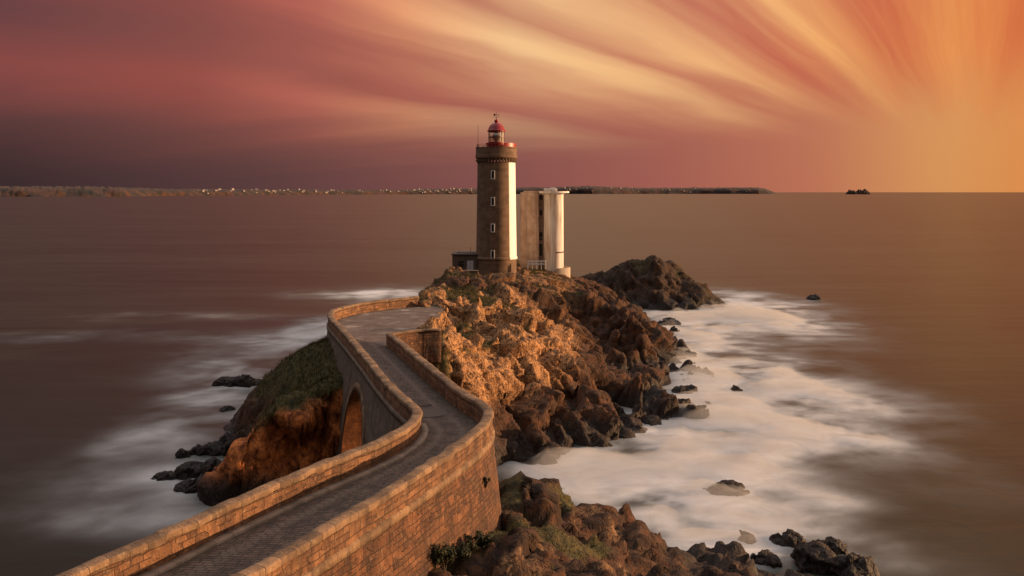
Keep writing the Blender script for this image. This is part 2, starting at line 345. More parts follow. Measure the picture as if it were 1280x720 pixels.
# ------------------------------------------------------------------ the bridge's two lines, traced on the coping (12.2 m above the sea)
ZT = 12.2; ZR = 11.1
Lpx = [(80, 718), (180.6, 676), (255, 642), (325, 611), (386, 585), (439, 565), (482.5, 547), (509, 532), (520, 521.6), (522, 513), (517.6, 506.5), (507, 499), (491.6, 485), (476, 468), (458, 445), (440, 424), (424, 407), (413.7, 396.5), (412, 390), (421, 385), (446, 379), (479, 374.5), (524, 370)]
Rpx = [(303, 717), (364, 685), (430, 645), (487, 611), (539, 577), (570, 556.6), (596, 537), (609, 524), (611.6, 513), (603, 503), (583, 492.7), (568, 482), (546.6, 465), (522, 445), (501, 427), (485.5, 415.8)]
def smoothline(p, step=.25, it=3):
    p = np.array(p, float)
    for _ in range(it):
        a = p[:-1]*.75+p[1:]*.25; b = p[:-1]*.25+p[1:]*.75
        p = np.vstack([p[:1], np.stack([a, b], 1).reshape(-1, 2), p[-1:]])
    s = np.r_[0, np.cumsum(np.linalg.norm(np.diff(p, axis=0), axis=1))]; t = np.arange(0, s[-1], step)
    return np.stack([np.interp(t, s, p[:, 0]), np.interp(t, s, p[:, 1])], -1)
def trace(px): return [tuple(on(a, b, ZT).xy) for a, b in px]
Lw = trace(Lpx); Rw = trace(Rpx)
ext = lambda w, d: [(w[0][0]-d*.43, w[0][1]-d*.90)]+w
LL = smoothline(ext(Lw, 22)); RL = smoothline(ext(Rw, 22))
def normals(p):
    t = np.gradient(p, axis=0); t /= np.linalg.norm(t, axis=1)[:, None]; return np.stack([-t[:, 1], t[:, 0]], -1)   # to the left of travel
def sweep(path, prof, side, jit=0, seed=0, stones=0):
    """prof: (offset outward, z); side +1 when outward is to the left of travel"""
    n = normals(path)*side; s = np.r_[0, np.cumsum(np.linalg.norm(np.diff(path, axis=0), axis=1))]
    o = np.array([p[0] for p in prof]); zz = np.array([p[1] for p in prof]); m = len(prof)
    V = np.zeros((len(path), m, 3)); V[:, :, :2] = path[:, None]+n[:, None]*o[None, :, None]; V[:, :, 2] = zz
    l = np.r_[0, np.cumsum(np.hypot(np.diff(o), np.diff(zz)))]
    uv = np.stack([np.repeat(s[:, None], m, 1), np.repeat(l[None], len(path), 0)], -1).reshape(-1, 2)
    if stones:
        kk = np.floor((s+.15*np.sin(s*1.7))/stones).astype(int); rg = np.random.default_rng(seed); V[:, :, 2] += (rg.uniform(-.022, .022, kk.max()+1)[kk])[:, None]; V[:, :, :2] += n[:, None]*(rg.uniform(-.02, .02, kk.max()+1)[kk])[:, None, None]
    V = V.reshape(-1, 3)
    if jit: V = V+np.stack([vnoise(V/.6+i*7, seed+i) for i in range(3)], -1)*jit
    return V, grid_faces(len(path), m), uv
def sweep_obj(name, path, prof, side, mat, parent=None, jit=0, seed=0, caps=True, stones=0):
    V, fc, uv = sweep(path, prof, side, jit, seed, stones); me = np_mesh(name, V, fc, uv)
    bm = bmesh.new(); bm.from_mesh(me)
    if caps:
        bm.verts.ensure_lookup_table(); m = len(prof)
        for a in (0, len(path)-1):
            try: bm.faces.new([bm.verts[a*m+i] for i in range(m)])
            except ValueError: pass
    bmesh.ops.recalc_face_normals(bm, faces=bm.faces); bm.to_mesh(me); bm.free()
    return link(name, me, mat, parent)

# ------------------------------------------------------------------ terrain: the rocky island
isl = []
for p in [(560, 345, 147), (597, 346, 146), (621, 345, 145), (640, 341, 144), (650, 334, 141), (665, 336, 146), (690, 339, 149), (712, 343, 151), (575, 359, 137), (560, 360, 133), (540, 357, 128), (530, 360, 122),
          (520, 386, 97), (526, 372, 101), (545, 365, 104), (575, 363, 108), (600, 367, 110), (625, 376, 108), (565, 392, 98), (600, 398, 100), (640, 394, 103), (670, 416, 99), (700, 436, 96), (722, 452, 94), (729, 478, 90.5),
          (700, 496, 87), (655, 508, 83), (640, 470, 87), (690, 465, 91), (620, 500, 80), (600, 492, 78), (600, 450, 84), (575, 465, 76), (560, 450, 76.5), (540, 440, 76), (550, 417, 78.5), (560, 425, 85),
          (630, 358, 120), (690, 378, 120), (655, 352, 130), (690, 352, 138), (728, 358, 142), (735, 372, 135), (760, 380, 128), (785, 387, 124), (805, 397, 122), (816, 415, 121), (828, 437, 120), (845, 455, 118),
          (770, 470, 110), (800, 462, 114), (760, 425, 119), (735, 440, 108), (720, 400, 116), (745, 400, 122),
          (640, 540, 80), (680, 548, 79.5), (640, 570, 77.5), (690, 566, 78.5), (740, 541, 84), (800, 520, 91.5), (860, 506, 95), (780, 495, 98), (740, 505, 93), (700, 515, 89), (820, 482, 106), (858, 462, 115), (640, 522, 82)]:
    isl.append(pz(*p) if p[2] < 138 else (pz(*p)[0], pz(*p)[1], pz(*p)[2]-.75))
for p in [(620, 600), (640, 594), (690, 590), (730, 573), (775, 558), (835, 536), (886, 521), (882, 500), (850, 489), (888, 470), (872, 450), (852, 430), (840, 410), (835, 395)]: isl.append(wz(*p))
for p in [(690, 625), (780, 590), (900, 545), (940, 480), (930, 430), (880, 395)]: isl.append(wz(*p, -4.5))
isl += [(-12, 166, 9.5), (-2, 168, 9.8), (8, 168, 9), (16, 165, 5), (20, 150, 3), (24, 148, -1.5), (-14, 175, 0), (0, 179, -1.5), (12, 177, -1.5), (22, 168, -2)]
# the grassed headland left of the bridge
for p in [(306, 543, 67.3), (350, 522, 67.8), (397, 504, 69.2), (433, 496, 70.8), (415, 425, 81), (425, 450, 76), (400, 470, 74), (380, 445, 86), (348, 462, 88), (360, 500, 72.5), (322, 520, 74), (312, 500, 84), (286, 524, 89.5), (385, 440, 95)]: isl.append(pz(*p))
for X, Yc in ((-20.8, 67.0), (-18, 67.4), (-15, 69), (-12.6, 70.6), (-23, 68.0)): isl.append((X, Yc-.9, -1.2))
isl += [(-23.2, 75, -1.2), (-26.5, 80, -1.3), (-28, 85, -1.3), (-30.5, 91.5, -1.3), (-31, 98, -1.5), (-27, 104, -1.5), (-24, 100, 2), (-20, 100, 6), (-21, 93, 7.2), (-17, 84, 10.3), (-14, 92, 10.4), (-12, 98, 10.5), (-9.5, 92, 10.5), (-10, 85, 10.4), (-12, 80, 10.4),
        (-12.5, 104, 9), (-15, 109, 5), (-18, 115, -1.3), (-15.5, 122, 4), (-18, 128, -1.4), (-14, 140, 5), (-18.5, 146, -1.4), (-14.5, 152, 4), (-19, 160, -1.5), (-24, 112, -3), (-26, 130, -4), (-28, 160, -4), (-36, 90, -4), (-32, 70, -4), (-26, 62, -4),
        (-15, 58, -3), (-10, 56.5, -2.5), (-5.5, 60.3, 5.2), (-5.8, 58.8, 4.0), (-5.5, 61.5, 5.3), (-5.5, 62.8, 5.3), (-5.5, 64, 5.3), (-5.5, 65.3, 5.3), (-5.5, 66.7, 5.3), (-5.5, 69.2, 5.4), (-5.6, 70.4, 5.3), (-5.5, 68, 5.2), (-10.5, 63, 1.5), (-2.5, 66, 0), (-2.5, 71.5, -2), (0, 73, -2), (4, 70, -3), (12, 66, -4), (30, 80, -5), (40, 100, -5), (36, 130, -5), (30, 160, -4), (-13.5, 64, 0), (-7.5, 73, 2)]  # includes an unseen rock ridge added to block low sun through the arch
Hisl = rbf(isl, 1.0)
plaza_c = np.array([[-17.3, 84], [-15.2, 90], [-11.5, 96.5], [-9.5, 97], [-9.5, 88], [-10.2, 79], [-11.5, 76], [-14, 77]])
def in_poly(X, Y, poly, soft):
    d = np.full(X.shape, 1e9); ins = np.zeros(X.shape, bool); n = len(poly)
    for i in range(n):
        a = poly[i]; b = poly[(i+1) % n]; e = b-a; t = np.clip(((X-a[0])*e[0]+(Y-a[1])*e[1])/(e@e), 0, 1)
        d = np.minimum(d, np.hypot(X-a[0]-t*e[0], Y-a[1]-t*e[1])); c = ((a[1] > Y) != (b[1] > Y)) & (X < (b[0]-a[0])*(Y-a[1])/(b[1]-a[1]+1e-12)+a[0]); ins ^= c
    return np.where(ins, 1., 1-sstep(d, 0, soft))
road_c = None
_sec = [i for i in range(len(LL)) if 66 < LL[i, 1] < 100 and LL[i, 0] < -8]
def flat_isl(X, Y): return in_poly(X, Y, plaza_c, 2.2)
def Hi(X, Y):
    Z = Hisl(X, Y); k = in_poly(X, Y, plaza_c, 3.0); Z = Z*(1-k)+np.minimum(Z, 10.7)*k
    # keep the ground under the causeway below its paving, and a rock face away from its outer wall
    for line, sgn in ((LL, 1), (RL, -1)):
        pass
    return Z
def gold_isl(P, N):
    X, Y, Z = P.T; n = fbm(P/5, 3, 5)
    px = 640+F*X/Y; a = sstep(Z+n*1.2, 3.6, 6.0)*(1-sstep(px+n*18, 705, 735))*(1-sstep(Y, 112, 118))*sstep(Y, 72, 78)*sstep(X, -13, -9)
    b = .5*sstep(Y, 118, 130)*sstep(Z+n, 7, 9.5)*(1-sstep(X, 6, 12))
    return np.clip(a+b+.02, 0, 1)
def grass_isl(P, N):
    X, Y, Z = P.T; n = fbm(P/3.2, 4, 15)
    up = sstep(N[:, 2], .55, .8)
    left = sstep(-X, 12.0, 14)*sstep(Z+n*1.2, 4.4, 6.2)*(Y < 102)
    top = .95*sstep(n+.10*(Z-9), .2, .38)*sstep(Z, 6.5, 8.5)
    gard = (1-sstep(np.hypot((X+7.5)/2.6, (Y-75.5)/4.5), .6, 1.2))
    return np.clip(np.maximum(np.maximum(left*sstep(N[:, 2], .35, .6), top*up), gard*sstep(n, -.5, -.1)), 0, 1)
def suntint_isl(P, N):
    X, Y, Z = P.T; return sstep(-X, 11, 12.5)*(1-sstep(Y, 71, 73))*sstep(Z+.8*fbm(P/2, 3, 6), .6, 2.6)*sstep(-X, 5, 9)  # cliff area that gets the painted orange sunlight
def amp_isl(X, Y, Z): return 1.0-.45*sstep(-X, 12, 15)*sstep(Y, 69.5, 72) + .25*sstep(X, 6, 12) - .6*sstep(Y, 122, 132)*sstep(Z, 7, 9)
island, islV, ilD = crag('rocky_terrain', Hi, -40, 34, 56, 182, .22, ROCK, amp_isl, 3, gold_isl, grass_isl, flat_isl, suntint_isl, zmin=-1.0)
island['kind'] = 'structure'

# ------------------------------------------------------------------ terrain: the near shore under the camera
fg = []
for p in [(640, 597, 52), (700, 603, 53), (735, 618, 53), (770, 620, 54), (792, 645, 54), (850, 670, 54), (905, 690, 54), (960, 712, 55), (640, 650, 46), (600, 670, 42.5), (545, 705, 37.5), (700, 660, 46), (700, 720, 40), (780, 700, 46), (860, 715, 48), (760, 650, 50), (660, 620, 50)]: fg.append(pz(*p))
fg += [(-.5, 57.5, -1.2), (3.5, 58.5, -1.2), (8, 59, -1.2), (13, 59.5, -1.2), (18.5, 59.5, -1), (22.5, 58, -1.3), (24, 52, -1), (21, 46, .5), (26, 40, -1.5), (28, 50, -4), (20, 66, -5), (5, 66, -4), (-5, 62, -4), (0, 55.3, 3.5), (6, 56.8, 2), (-6, 54, 0), (-10, 52, -1), (-14, 45, -1), (-19, 36, -1.5), (-24, 28, -1), (-30, 20, -1.5), (-34, 40, -5), (-22, 50, -4),
       (-3, 36, 8.2), (-8, 28, 9.2), (4, 32, 7.6), (12, 36, 4.5), (14, 26, 6), (26, 26, 1), (-10, 22, 10), (-16, 16, 10.6), (-20, 12, 10.8), (-24, 6, 11), (-27, 14, 6), (0, 20, 12), (0, 10, 18), (0, 2, 21.8), (0, -8, 24), (12, 4, 20), (12, 14, 14), (24, 8, 13), (34, 16, 2), (40, 4, 3), (40, -20, 14), (-14, 2, 18), (-18, -14, 22), (-36, 0, 6), (-40, 10, -2), (-40, -20, 16), (60, 0, -3), (60, -30, 8), (50, 30, -5)]
Hfg = rbf(fg, 1.0)
def flat_fg(X, Y):
    return np.zeros(X.shape)
def grass_fg(P, N):
    X, Y, Z = P.T; n = fbm(P/2.6, 4, 25)
    wall = 1-sstep(X-(-8.2+.43/.9*(Y-27)), 2., 7)
    return np.clip(sstep(n+.30*wall-.05*X, .20, .5)*sstep(Z, 2.5, 4.5)*sstep(N[:, 2], .35, .7)+(Y < 30), 0, 1)
def gold_fg(P, N):
    X, Y, Z = P.T; return np.clip(.03+.45*sstep(fbm(P/1.6, 4, 44), .15, .4)*sstep(Z, 3, 4.5), 0, 1)
shore, shV, shD = crag('shore_terrain', lambda X, Y: Hfg(X, Y)-.55*(Y > 41)*(X > 0), -42, 62, -32, 64, .22, ROCKF, lambda X, Y, Z: .70+0*X, 13, gold_fg, grass_fg, None, zmin=-1.0)
shore['kind'] = 'structure'

# ------------------------------------------------------------------ the causeway bridge
bridge = empty('stone_bridge', (LL[0, 0], LL[0, 1], ZR), 'winding stone causeway bridge with low parapets leading to the lighthouse rock', 'bridge')
O = Vector(bridge.location)
def par(o): o.parent = bridge; o.matrix_parent_inverse = Matrix.Translation(-O); return o
# parapets and copings
def parapet(path, side, seed):
    w = sweep_obj('parapet', path, [(-.22, ZR-.25), (-.22, ZR+.4), (-.22, ZT-.24), (.22, ZT-.24), (.22, ZR+.05), (.22, ZR-.25)], side, PARA, jit=.02, seed=seed); par(w)
    c = sweep_obj('coping', path, [(-.265, ZT-.235), (-.28, ZT-.06), (-.245, ZT-.01), (-.2, ZT), (0, ZT+.02), (.2, ZT), (.245, ZT-.01), (.28, ZT-.06), (.265, ZT-.235)], side, COPE, jit=.03, seed=seed+5, stones=.95)
    c.parent = w; c.matrix_parent_inverse = Matrix.Translation(-O) if False else Matrix.Identity(4)
    return w
parapet(LL, 1, 1); parapet(RL, -1, 2)
# string course and battered walls below it
def wallgrid(path, side, zb, seed, nz=24, ztop=ZR-.22):
    n = normals(path)*side; s = np.r_[0, np.cumsum(np.linalg.norm(np.diff(path, axis=0), axis=1))]; k = np.linspace(0, 1, nz)
    Z = ztop+(np.asarray(zb)[:, None]-ztop)*k[None]; off = .24+.115*(ztop-Z)
    V = np.zeros((*Z.shape, 3)); V[:, :, :2] = path[:, None]+n[:, None]*off[:, :, None]; V[:, :, 2] = Z
    uv = np.stack([np.repeat(s[:, None], nz, 1), Z], -1).reshape(-1, 2); V = V.reshape(-1, 3)
    V = V+np.stack([vnoise(V/.7+i*7, seed+i) for i in range(3)], -1)*.035
    return V, grid_faces(len(path), nz), uv
iA = int(np.argmin(np.abs(LL[:, 1]-64.3)+100*(LL[:, 0] > -6))); tA = LL[iA+4]-LL[iA-4]; tA /= np.linalg.norm(tA); cA = LL[iA]
RA = 5.0; ZSP = 4.45
def acoord(p): return (p-cA)@tA
def insert_cols(path):
    a = acoord(path); ok = (path[:, 1] > 52); out = []; edge = []
    for i in range(len(path)):
        out.append(path[i])
        if i+1 < len(path) and ok[i]:
            for e in (-RA, RA):
                if (a[i]-e)*(a[i+1]-e) < 0: t = (e-a[i])/(a[i+1]-a[i]); out.append(path[i]*(1-t)+path[i+1]*t); edge.append(len(out)-1)
    return np.array(out), edge
for path0, side, seed, endY in ((LL, 1, 31, 200), (RL, -1, 41, 200)):
    path, edge = insert_cols(path0); e0, e1 = edge[0], edge[1]
    Vs, Fs, Us, off = [], [], [], 0
    for lo, hi, arch in ((0, e0, 0), (e0, e1, 1), (e1, len(path)-1, 0)):
        seg = path[lo:hi+1]; a = acoord(seg)
        zb = ZSP+np.sqrt(np.clip(RA*RA-a*a, 0, None)) if arch else np.full(len(seg), -1.5)
        if not arch and lo > 0: zb = np.where(seg[:, 1] > 84, 8.0, -1.5) if side > 0 else zb
        V, fc, uv = wallgrid(seg, side, zb, seed); s0 = np.linalg.norm(np.diff(path[:lo+1], axis=0), axis=1).sum() if lo else 0
        uv[:, 0] += s0; Vs.append(V); Fs.append(fc+off); Us.append(uv); off += len(V)
    par(link('side_wall', np_mesh('side_wall', np.vstack(Vs), np.vstack(Fs), np.vstack(Us)), WALL if side < 0 else WALLG))
    sl = [(.20, ZR-.24), (.33, ZR-.22), (.34, ZR+.08), (.20, ZR+.12)]
    par(sweep_obj('string_course', path0, sl, side, COPE if side < 0 else WALLG, jit=.02, seed=seed))
# vault of the arch
def cross(path, a):                                  # where the line 'a = const' crosses a bridge line
    aa = acoord(path); m = np.where((path[:, 1] > 50) & (path[:, 1] < 84))[0]; m = m[np.argsort(aa[m])]
    return np.array([np.interp(a, aa[m], path[m, 0]), np.interp(a, aa[m], path[m, 1])])
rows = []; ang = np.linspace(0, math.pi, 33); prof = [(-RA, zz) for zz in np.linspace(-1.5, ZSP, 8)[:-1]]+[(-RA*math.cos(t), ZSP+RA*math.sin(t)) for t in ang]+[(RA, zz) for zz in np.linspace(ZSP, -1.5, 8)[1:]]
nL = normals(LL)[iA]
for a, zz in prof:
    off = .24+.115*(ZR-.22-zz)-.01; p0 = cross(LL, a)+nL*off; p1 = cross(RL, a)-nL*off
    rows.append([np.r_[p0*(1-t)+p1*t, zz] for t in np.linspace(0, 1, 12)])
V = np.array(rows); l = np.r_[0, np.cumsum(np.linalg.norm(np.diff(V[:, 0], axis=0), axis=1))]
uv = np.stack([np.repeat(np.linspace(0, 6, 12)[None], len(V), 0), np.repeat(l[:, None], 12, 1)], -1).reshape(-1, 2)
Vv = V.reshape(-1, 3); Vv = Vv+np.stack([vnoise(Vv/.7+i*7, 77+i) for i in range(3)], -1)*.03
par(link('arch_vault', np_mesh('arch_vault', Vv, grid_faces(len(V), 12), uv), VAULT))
# ring of arch stones on the visible face
ring = []
for t in np.linspace(0, math.pi, 49):
    row = []
    for r_, o_ in ((RA-.02, .02), (RA-.02, .10), (RA+.55, .10), (RA+.55, .02)):
        a, zz = -r_*math.cos(t), ZSP+r_*math.sin(t); off = .24+.115*(ZR-.22-zz)+o_; row.append(np.r_[cross(LL, a)+nL*off, zz])
    ring.append(row)
V = np.array(ring); par(link('arch_ring', np_mesh('arch_ring', V.reshape(-1, 3), grid_faces(49, 4), np.stack([np.repeat(np.linspace(0, 22, 49)[:, None], 4, 1), np.repeat(np.array([[0, .1, .6, .7]]), 49, 0)], -1).reshape(-1, 2)), COPE))
# kerb along the inner side of the outer parapet
k0 = 0; k1 = int(np.argmin(np.abs(LL[:, 1]-48.6)+100*(LL[:, 0] < -7.5)))
par(sweep_obj('kerb', LL[k0:k1], [(-.2, ZR-.2), (-.2, ZR+.13), (-.56, ZR+.125), (-.60, ZR+.10), (-.60, ZR-.2)], 1, KERB, jit=.02, seed=9))
# carriageway: one strip between the two lines
iC = int(np.argmin(np.linalg.norm(LL-np.array([-16.2, 79.5]), axis=1)))
def resample(p, n):
    s = np.r_[0, np.cumsum(np.linalg.norm(np.diff(p, axis=0), axis=1))]; t = np.linspace(0, s[-1], n); return np.stack([np.interp(t, s, p[:, 0]), np.interp(t, s, p[:, 1])], -1)
def strip_pair():
    iL = [0]; iR = [0]
    kl = [int(np.argmin(np.linalg.norm(LL-np.array(on(*p, ZT).xy), axis=1))) for p in [(255, 642), (439, 565), (521, 517), (491, 485), (458, 445)]]+[iC]
    kr = [int(np.argmin(np.linalg.norm(RL-np.array(on(*p, ZT).xy), axis=1))) for p in [(430, 645), (570, 556), (610, 520), (577, 488), (530, 452)]]+[len(RL)-1]
    A_, B_ = [], []
    for a0, a1, b0, b1 in zip([0]+kl[:-1], kl, [0]+kr[:-1], kr):
        n = max(4, (a1-a0)); A_.append(resample(LL[a0:a1+1], n)[:-1]); B_.append(resample(RL[b0:b1+1], n)[:-1])
    return np.vstack(A_+[LL[iC:iC+1]]), np.vstack(B_+[RL[-1:]])
SA, SB = strip_pair(); nW = 20; tW = np.linspace(0, 1, nW)
V = SA[:, None]*(1-tW[None, :, None])+SB[:, None]*tW[None, :, None]; mid = V[:, nW//2]; s = np.r_[0, np.cumsum(np.linalg.norm(np.diff(mid, axis=0), axis=1))]
wid = np.linalg.norm(SA-SB, axis=1)
V3 = np.concatenate([V, np.full((*V.shape[:2], 1), ZR)], -1); V3[:, :, 2] += .03*(1-(2*tW[None]-1)**2)
V3 = V3.reshape(-1, 3); V3[:, 2] += .02*fbm(V3/1.5, 3, 4)
uvr = np.stack([np.repeat(tW[None], len(V), 0)*4.6, np.repeat(s[:, None], nW, 1)], -1).reshape(-1, 2)
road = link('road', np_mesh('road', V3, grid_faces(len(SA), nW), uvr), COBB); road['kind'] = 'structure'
# paved yard at the island end
m, gg, b = new_mat('worn_yard_paving'); o = gg.n('ShaderNodeTexCoord').outputs['Object']
n = gg.noise(o, .8, 6, .6, .5); f = gg.noise(o, 11, 5, .7)
c = gg.mix(gg.ramp(n, [(.38, 0.), (.62, 1.)]), (.085, .056, .042, 1), (.15, .104, .08, 1)); c = gg.mix(gg.ramp(gg.m('ADD', gg.m('MULTIPLY', f, .5), gg.m('MULTIPLY', gg.noise(o, .55, 3), .5)), [(.56, 0.), (.62, 1.)]), c, (.42, .34, .28, 1))
setb(gg, b, color=c, rough=.8, normal=bump(gg, f, .8, .03)); YARD = m
loop = [tuple(p) for p in LL[iC:]]
yard_pts = loop+[(-8.0, 100.5), (-7.4, 95), (-7.6, 88), (-8.6, 80), tuple(RL[-1])]
bm = bmesh.new(); f_ = bm.faces.new([bm.verts.new((p[0], p[1], ZR+.006)) for p in yard_pts]); bmesh.ops.triangulate(bm, faces=[f_])
me = bpy.data.meshes.new('paved_yard'); bm.to_mesh(me); bm.free(); yard = link('paved_yard', me, YARD); yard['kind'] = 'structure'
# garden wall going off the inner parapet
GW = smoothline([tuple(RL[-1]+np.array([.1, .05])), (-8.4, 75.9), (-5.9, 76.1)], .25, 2)
gw = empty('garden_wall', (-8.4, 75.9, 10.4), 'short low stone wall branching off the inner parapet towards the golden rock', 'wall')
for nm, pr, mt in (('wall_face', [(-.18, 9.3), (-.18, ZT-.2), (.18, ZT-.2), (.18, 9.3)], WALL), ('coping', [(-.24, ZT-.2), (-.24, ZT-.08), (-.12, ZT-.02), (.12, ZT-.02), (.24, ZT-.08), (.24, ZT-.2)], COPE)):
    o_ = sweep_obj(nm, GW, pr, 1, mt, jit=.03, seed=21); o_.parent = gw; o_.matrix_parent_inverse = Matrix.Translation(-Vector(gw.location))
# drain cover in the road
d0 = on(531, 506.5, ZR+.03)
MB().box((0, 0, .02), (.75, .5, .04), .5, .01).build('drain_cover', plain('rusty_iron', (.03, .022, .018, 1), .6, .5)).location = (d0.x, d0.y, ZR+.02)
tag(bpy.data.objects['drain_cover'], 'dark iron drain cover set in the cobbled road near the bend', 'drain cover')
# bare patch of road past the drain
m, gg, b = new_mat('dark_patch_paving'); o = gg.n('ShaderNodeTexCoord').outputs['Object']; f = gg.noise(o, 9, 5, .7)
setb(gg, b, color=gg.mix(f, (.050, .034, .026, 1), (.10, .072, .056, 1)), rough=.85, normal=bump(gg, f, .6, .02))
bm = bmesh.new(); bm.faces.new([bm.verts.new(on(px_, py_, ZR+.052)) for px_, py_ in ((527, 512), (536, 510.5), (550, 509.5), (557, 513), (562, 518), (545, 521), (527.5, 522))]); me = bpy.data.meshes.new('pavement_patch'); bm.to_mesh(me); bm.free()
pp = link('pavement_patch', me, m); pp['kind'] = 'structure'

# ------------------------------------------------------------------ sea
def axis(lo, hi, step, far_lo, far_hi, g_=1.09):
    a = list(np.arange(lo, hi+step, step)); st = step; c = a[-1]
    while c < far_hi: st *= g_; c += st; a.append(c)
    st = step; c = a[0]
    while c > far_lo: st *= g_; c -= st; a.insert(0, c)
    return np.array(a)
xs = axis(-95, 110, .6, -50000, 50000); ys = axis(44, 215, .6, -4000, 70000)
X, Y = np.meshgrid(xs, ys, indexing='ij'); P = np.stack([X.ravel(), Y.ravel(), np.zeros(X.size)], -1)
blob = np.zeros(X.shape)
wX = X+6*fbm(P/14, 3, 101).reshape(X.shape); wY = Y+5*fbm(P/np.array([16, 11, 1]), 3, 102).reshape(X.shape)
def foam(px, py, rx, ry, a):                          # rx, ry in photo pixels -> metres on the water
    global blob
    c = on(px, py); sx = rx/F*c.y; sy = ry*c.y/(py-HY)
    blob += a*np.exp(-(((wX-c.x)/sx)**2+((wY-c.y)/sy)**2))
for b_ in [(930, 385, 70, 22, .95), (860, 410, 60, 26, 1.1), (980, 400, 60, 18, .45), (870, 450, 60, 26, 1.0), (960, 470, 90, 24, .75), (1050, 500, 90, 26, .42), (900, 520, 80, 34, .9), (1000, 540, 90, 30, .5), (820, 570, 90, 32, .95), (720, 605, 70, 26, 1.05),
           (900, 590, 90, 34, .6), (860, 640, 80, 30, .95), (980, 630, 90, 34, .5), (960, 680, 70, 30, .75), (1060, 680, 70, 26, .45), (1100, 560, 70, 40, .2), (790, 610, 70, 30, .8),
           (480, 367, 70, 7, .75), (400, 412, 36, 14, .85), (330, 430, 90, 14, .28), (290, 462, 70, 16, .42), (275, 500, 50, 22, .46), (228, 545, 56, 24, .32), (245, 600, 62, 26, .46), (130, 600, 90, 30, .13), (100, 660, 110, 24, .20), (230, 650, 70, 20, .28), (120, 420, 180, 8, .12), (250, 395, 140, 6, .14)]: foam(*b_)
blob *= np.where((X > -110) & (X < 130) & (Y < 240), 1, 0)
st1 = fbm(P/np.array([11, 12, 1]), 5, 111, .55).reshape(X.shape); st2 = fbm(P/np.array([4.0, 4.6, 1]), 4, 112).reshape(X.shape)
q3 = P+np.stack([9*fbm(P/20, 3, 121), 6*fbm(P/20, 3, 122), 0*P[:, 0]], -1)
st3 = fbm(q3/np.array([4.2, 3.0, 1]), 4, 131, .6).reshape(X.shape)
fo = np.clip(blob*(1+.95*st1+.6*st2+.8*st3)*.96, 0, 1.4)**1.45
SEA_FOAM = 1-np.exp(-1.7*fo)
P[:, 2] = (sstep(fo, .05, .8)*(.025*st2+.03*st1)*np.where((np.abs(X) < 110) & (Y < 215), 1, 0)).ravel()
me = np_mesh('sea', P, grid_faces(len(xs), len(ys)), None, {'foam': SEA_FOAM.ravel()})
m, gg, b = new_mat('long_exposure_sea'); o = gg.n('ShaderNodeTexCoord').outputs['Object']
fa = gg.n('ShaderNodeAttribute', attribute_name='foam').outputs['Fac']
fn = gg.noise(gg.v('MULTIPLY', o, (.26, .30, 1)), 1., 6, .6, 1.2); fl = gg.noise(gg.v('MULTIPLY', o, (.004, .022, 1)), 1., 4, .6, .3); fs = gg.noise(gg.v('MULTIPLY', o, (.03, .12, 1)), 1., 5, .6, .4)
k = gg.m('MULTIPLY', fa, gg.m('ADD', .50, gg.m('MULTIPLY', fn, 1.0)), clamp=True)
wc = gg.mix(gg.ramp(gg.m('ADD', gg.m('MULTIPLY', fl, .55), gg.m('MULTIPLY', fs, .45)), [(.35, 0.), (.65, 1.)]), (.010, .016, .011, 1), (.032, .040, .030, 1))
setb(gg, b, color=gg.mix(k, wc, (.80, .78, .77, 1)), rough=gg.m('ADD', .30, gg.m('MULTIPLY', k, .65), clamp=True), spec=.10, normal=bump(gg, gg.m('ADD', fs, gg.m('MULTIPLY', fn, .35)), .14, 1.0))
sea = link('sea', me, m, smooth=True); sea['kind'] = 'structure'

# ------------------------------------------------------------------ islet and sea rocks
ist = []
for p in [(738, 352, 190), (752, 342, 190), (772, 337, 190), (787, 326, 190), (815, 323, 190), (842, 326, 190), (852, 338, 190), (866, 347, 189), (882, 362, 187), (900, 378, 184), (790, 350, 184), (830, 350, 184), (860, 365, 183), (770, 370, 183), (760, 355, 185), (800, 372, 181.5), (840, 376, 181)]: ist.append(pz(*p))
for p in [(735, 392), (770, 391), (800, 391), (835, 390), (870, 388), (900, 386), (915, 381)]: ist.append(wz(*p))
ist += [(10, 195, -1.3), (14, 204, -1.3), (25, 207, -1.3), (36, 204, -1.3), (44, 197, -1.3), (47, 190, -1.3), (25, 172, -5), (45, 175, -5), (55, 195, -5), (25, 218, -5), (5, 205, -5), (22, 198, 6), (32, 198, 6)]
islet, iV, _ = crag('rock_islet', rbf(ist, 1.0), 6, 52, 172, 212, .4, ROCKD, .9, 23, lambda P, N: np.full(len(P), .05), lambda P, N: .5*sstep(fbm(P/4, 3, 2)+.06*(P[:, 2]-7), .1, .3)*sstep(N[:, 2], .6, .8), None, zmin=-1.0)
tag(islet, 'large dark hump-backed rock islet in the foam behind the round concrete tower', 'rock')

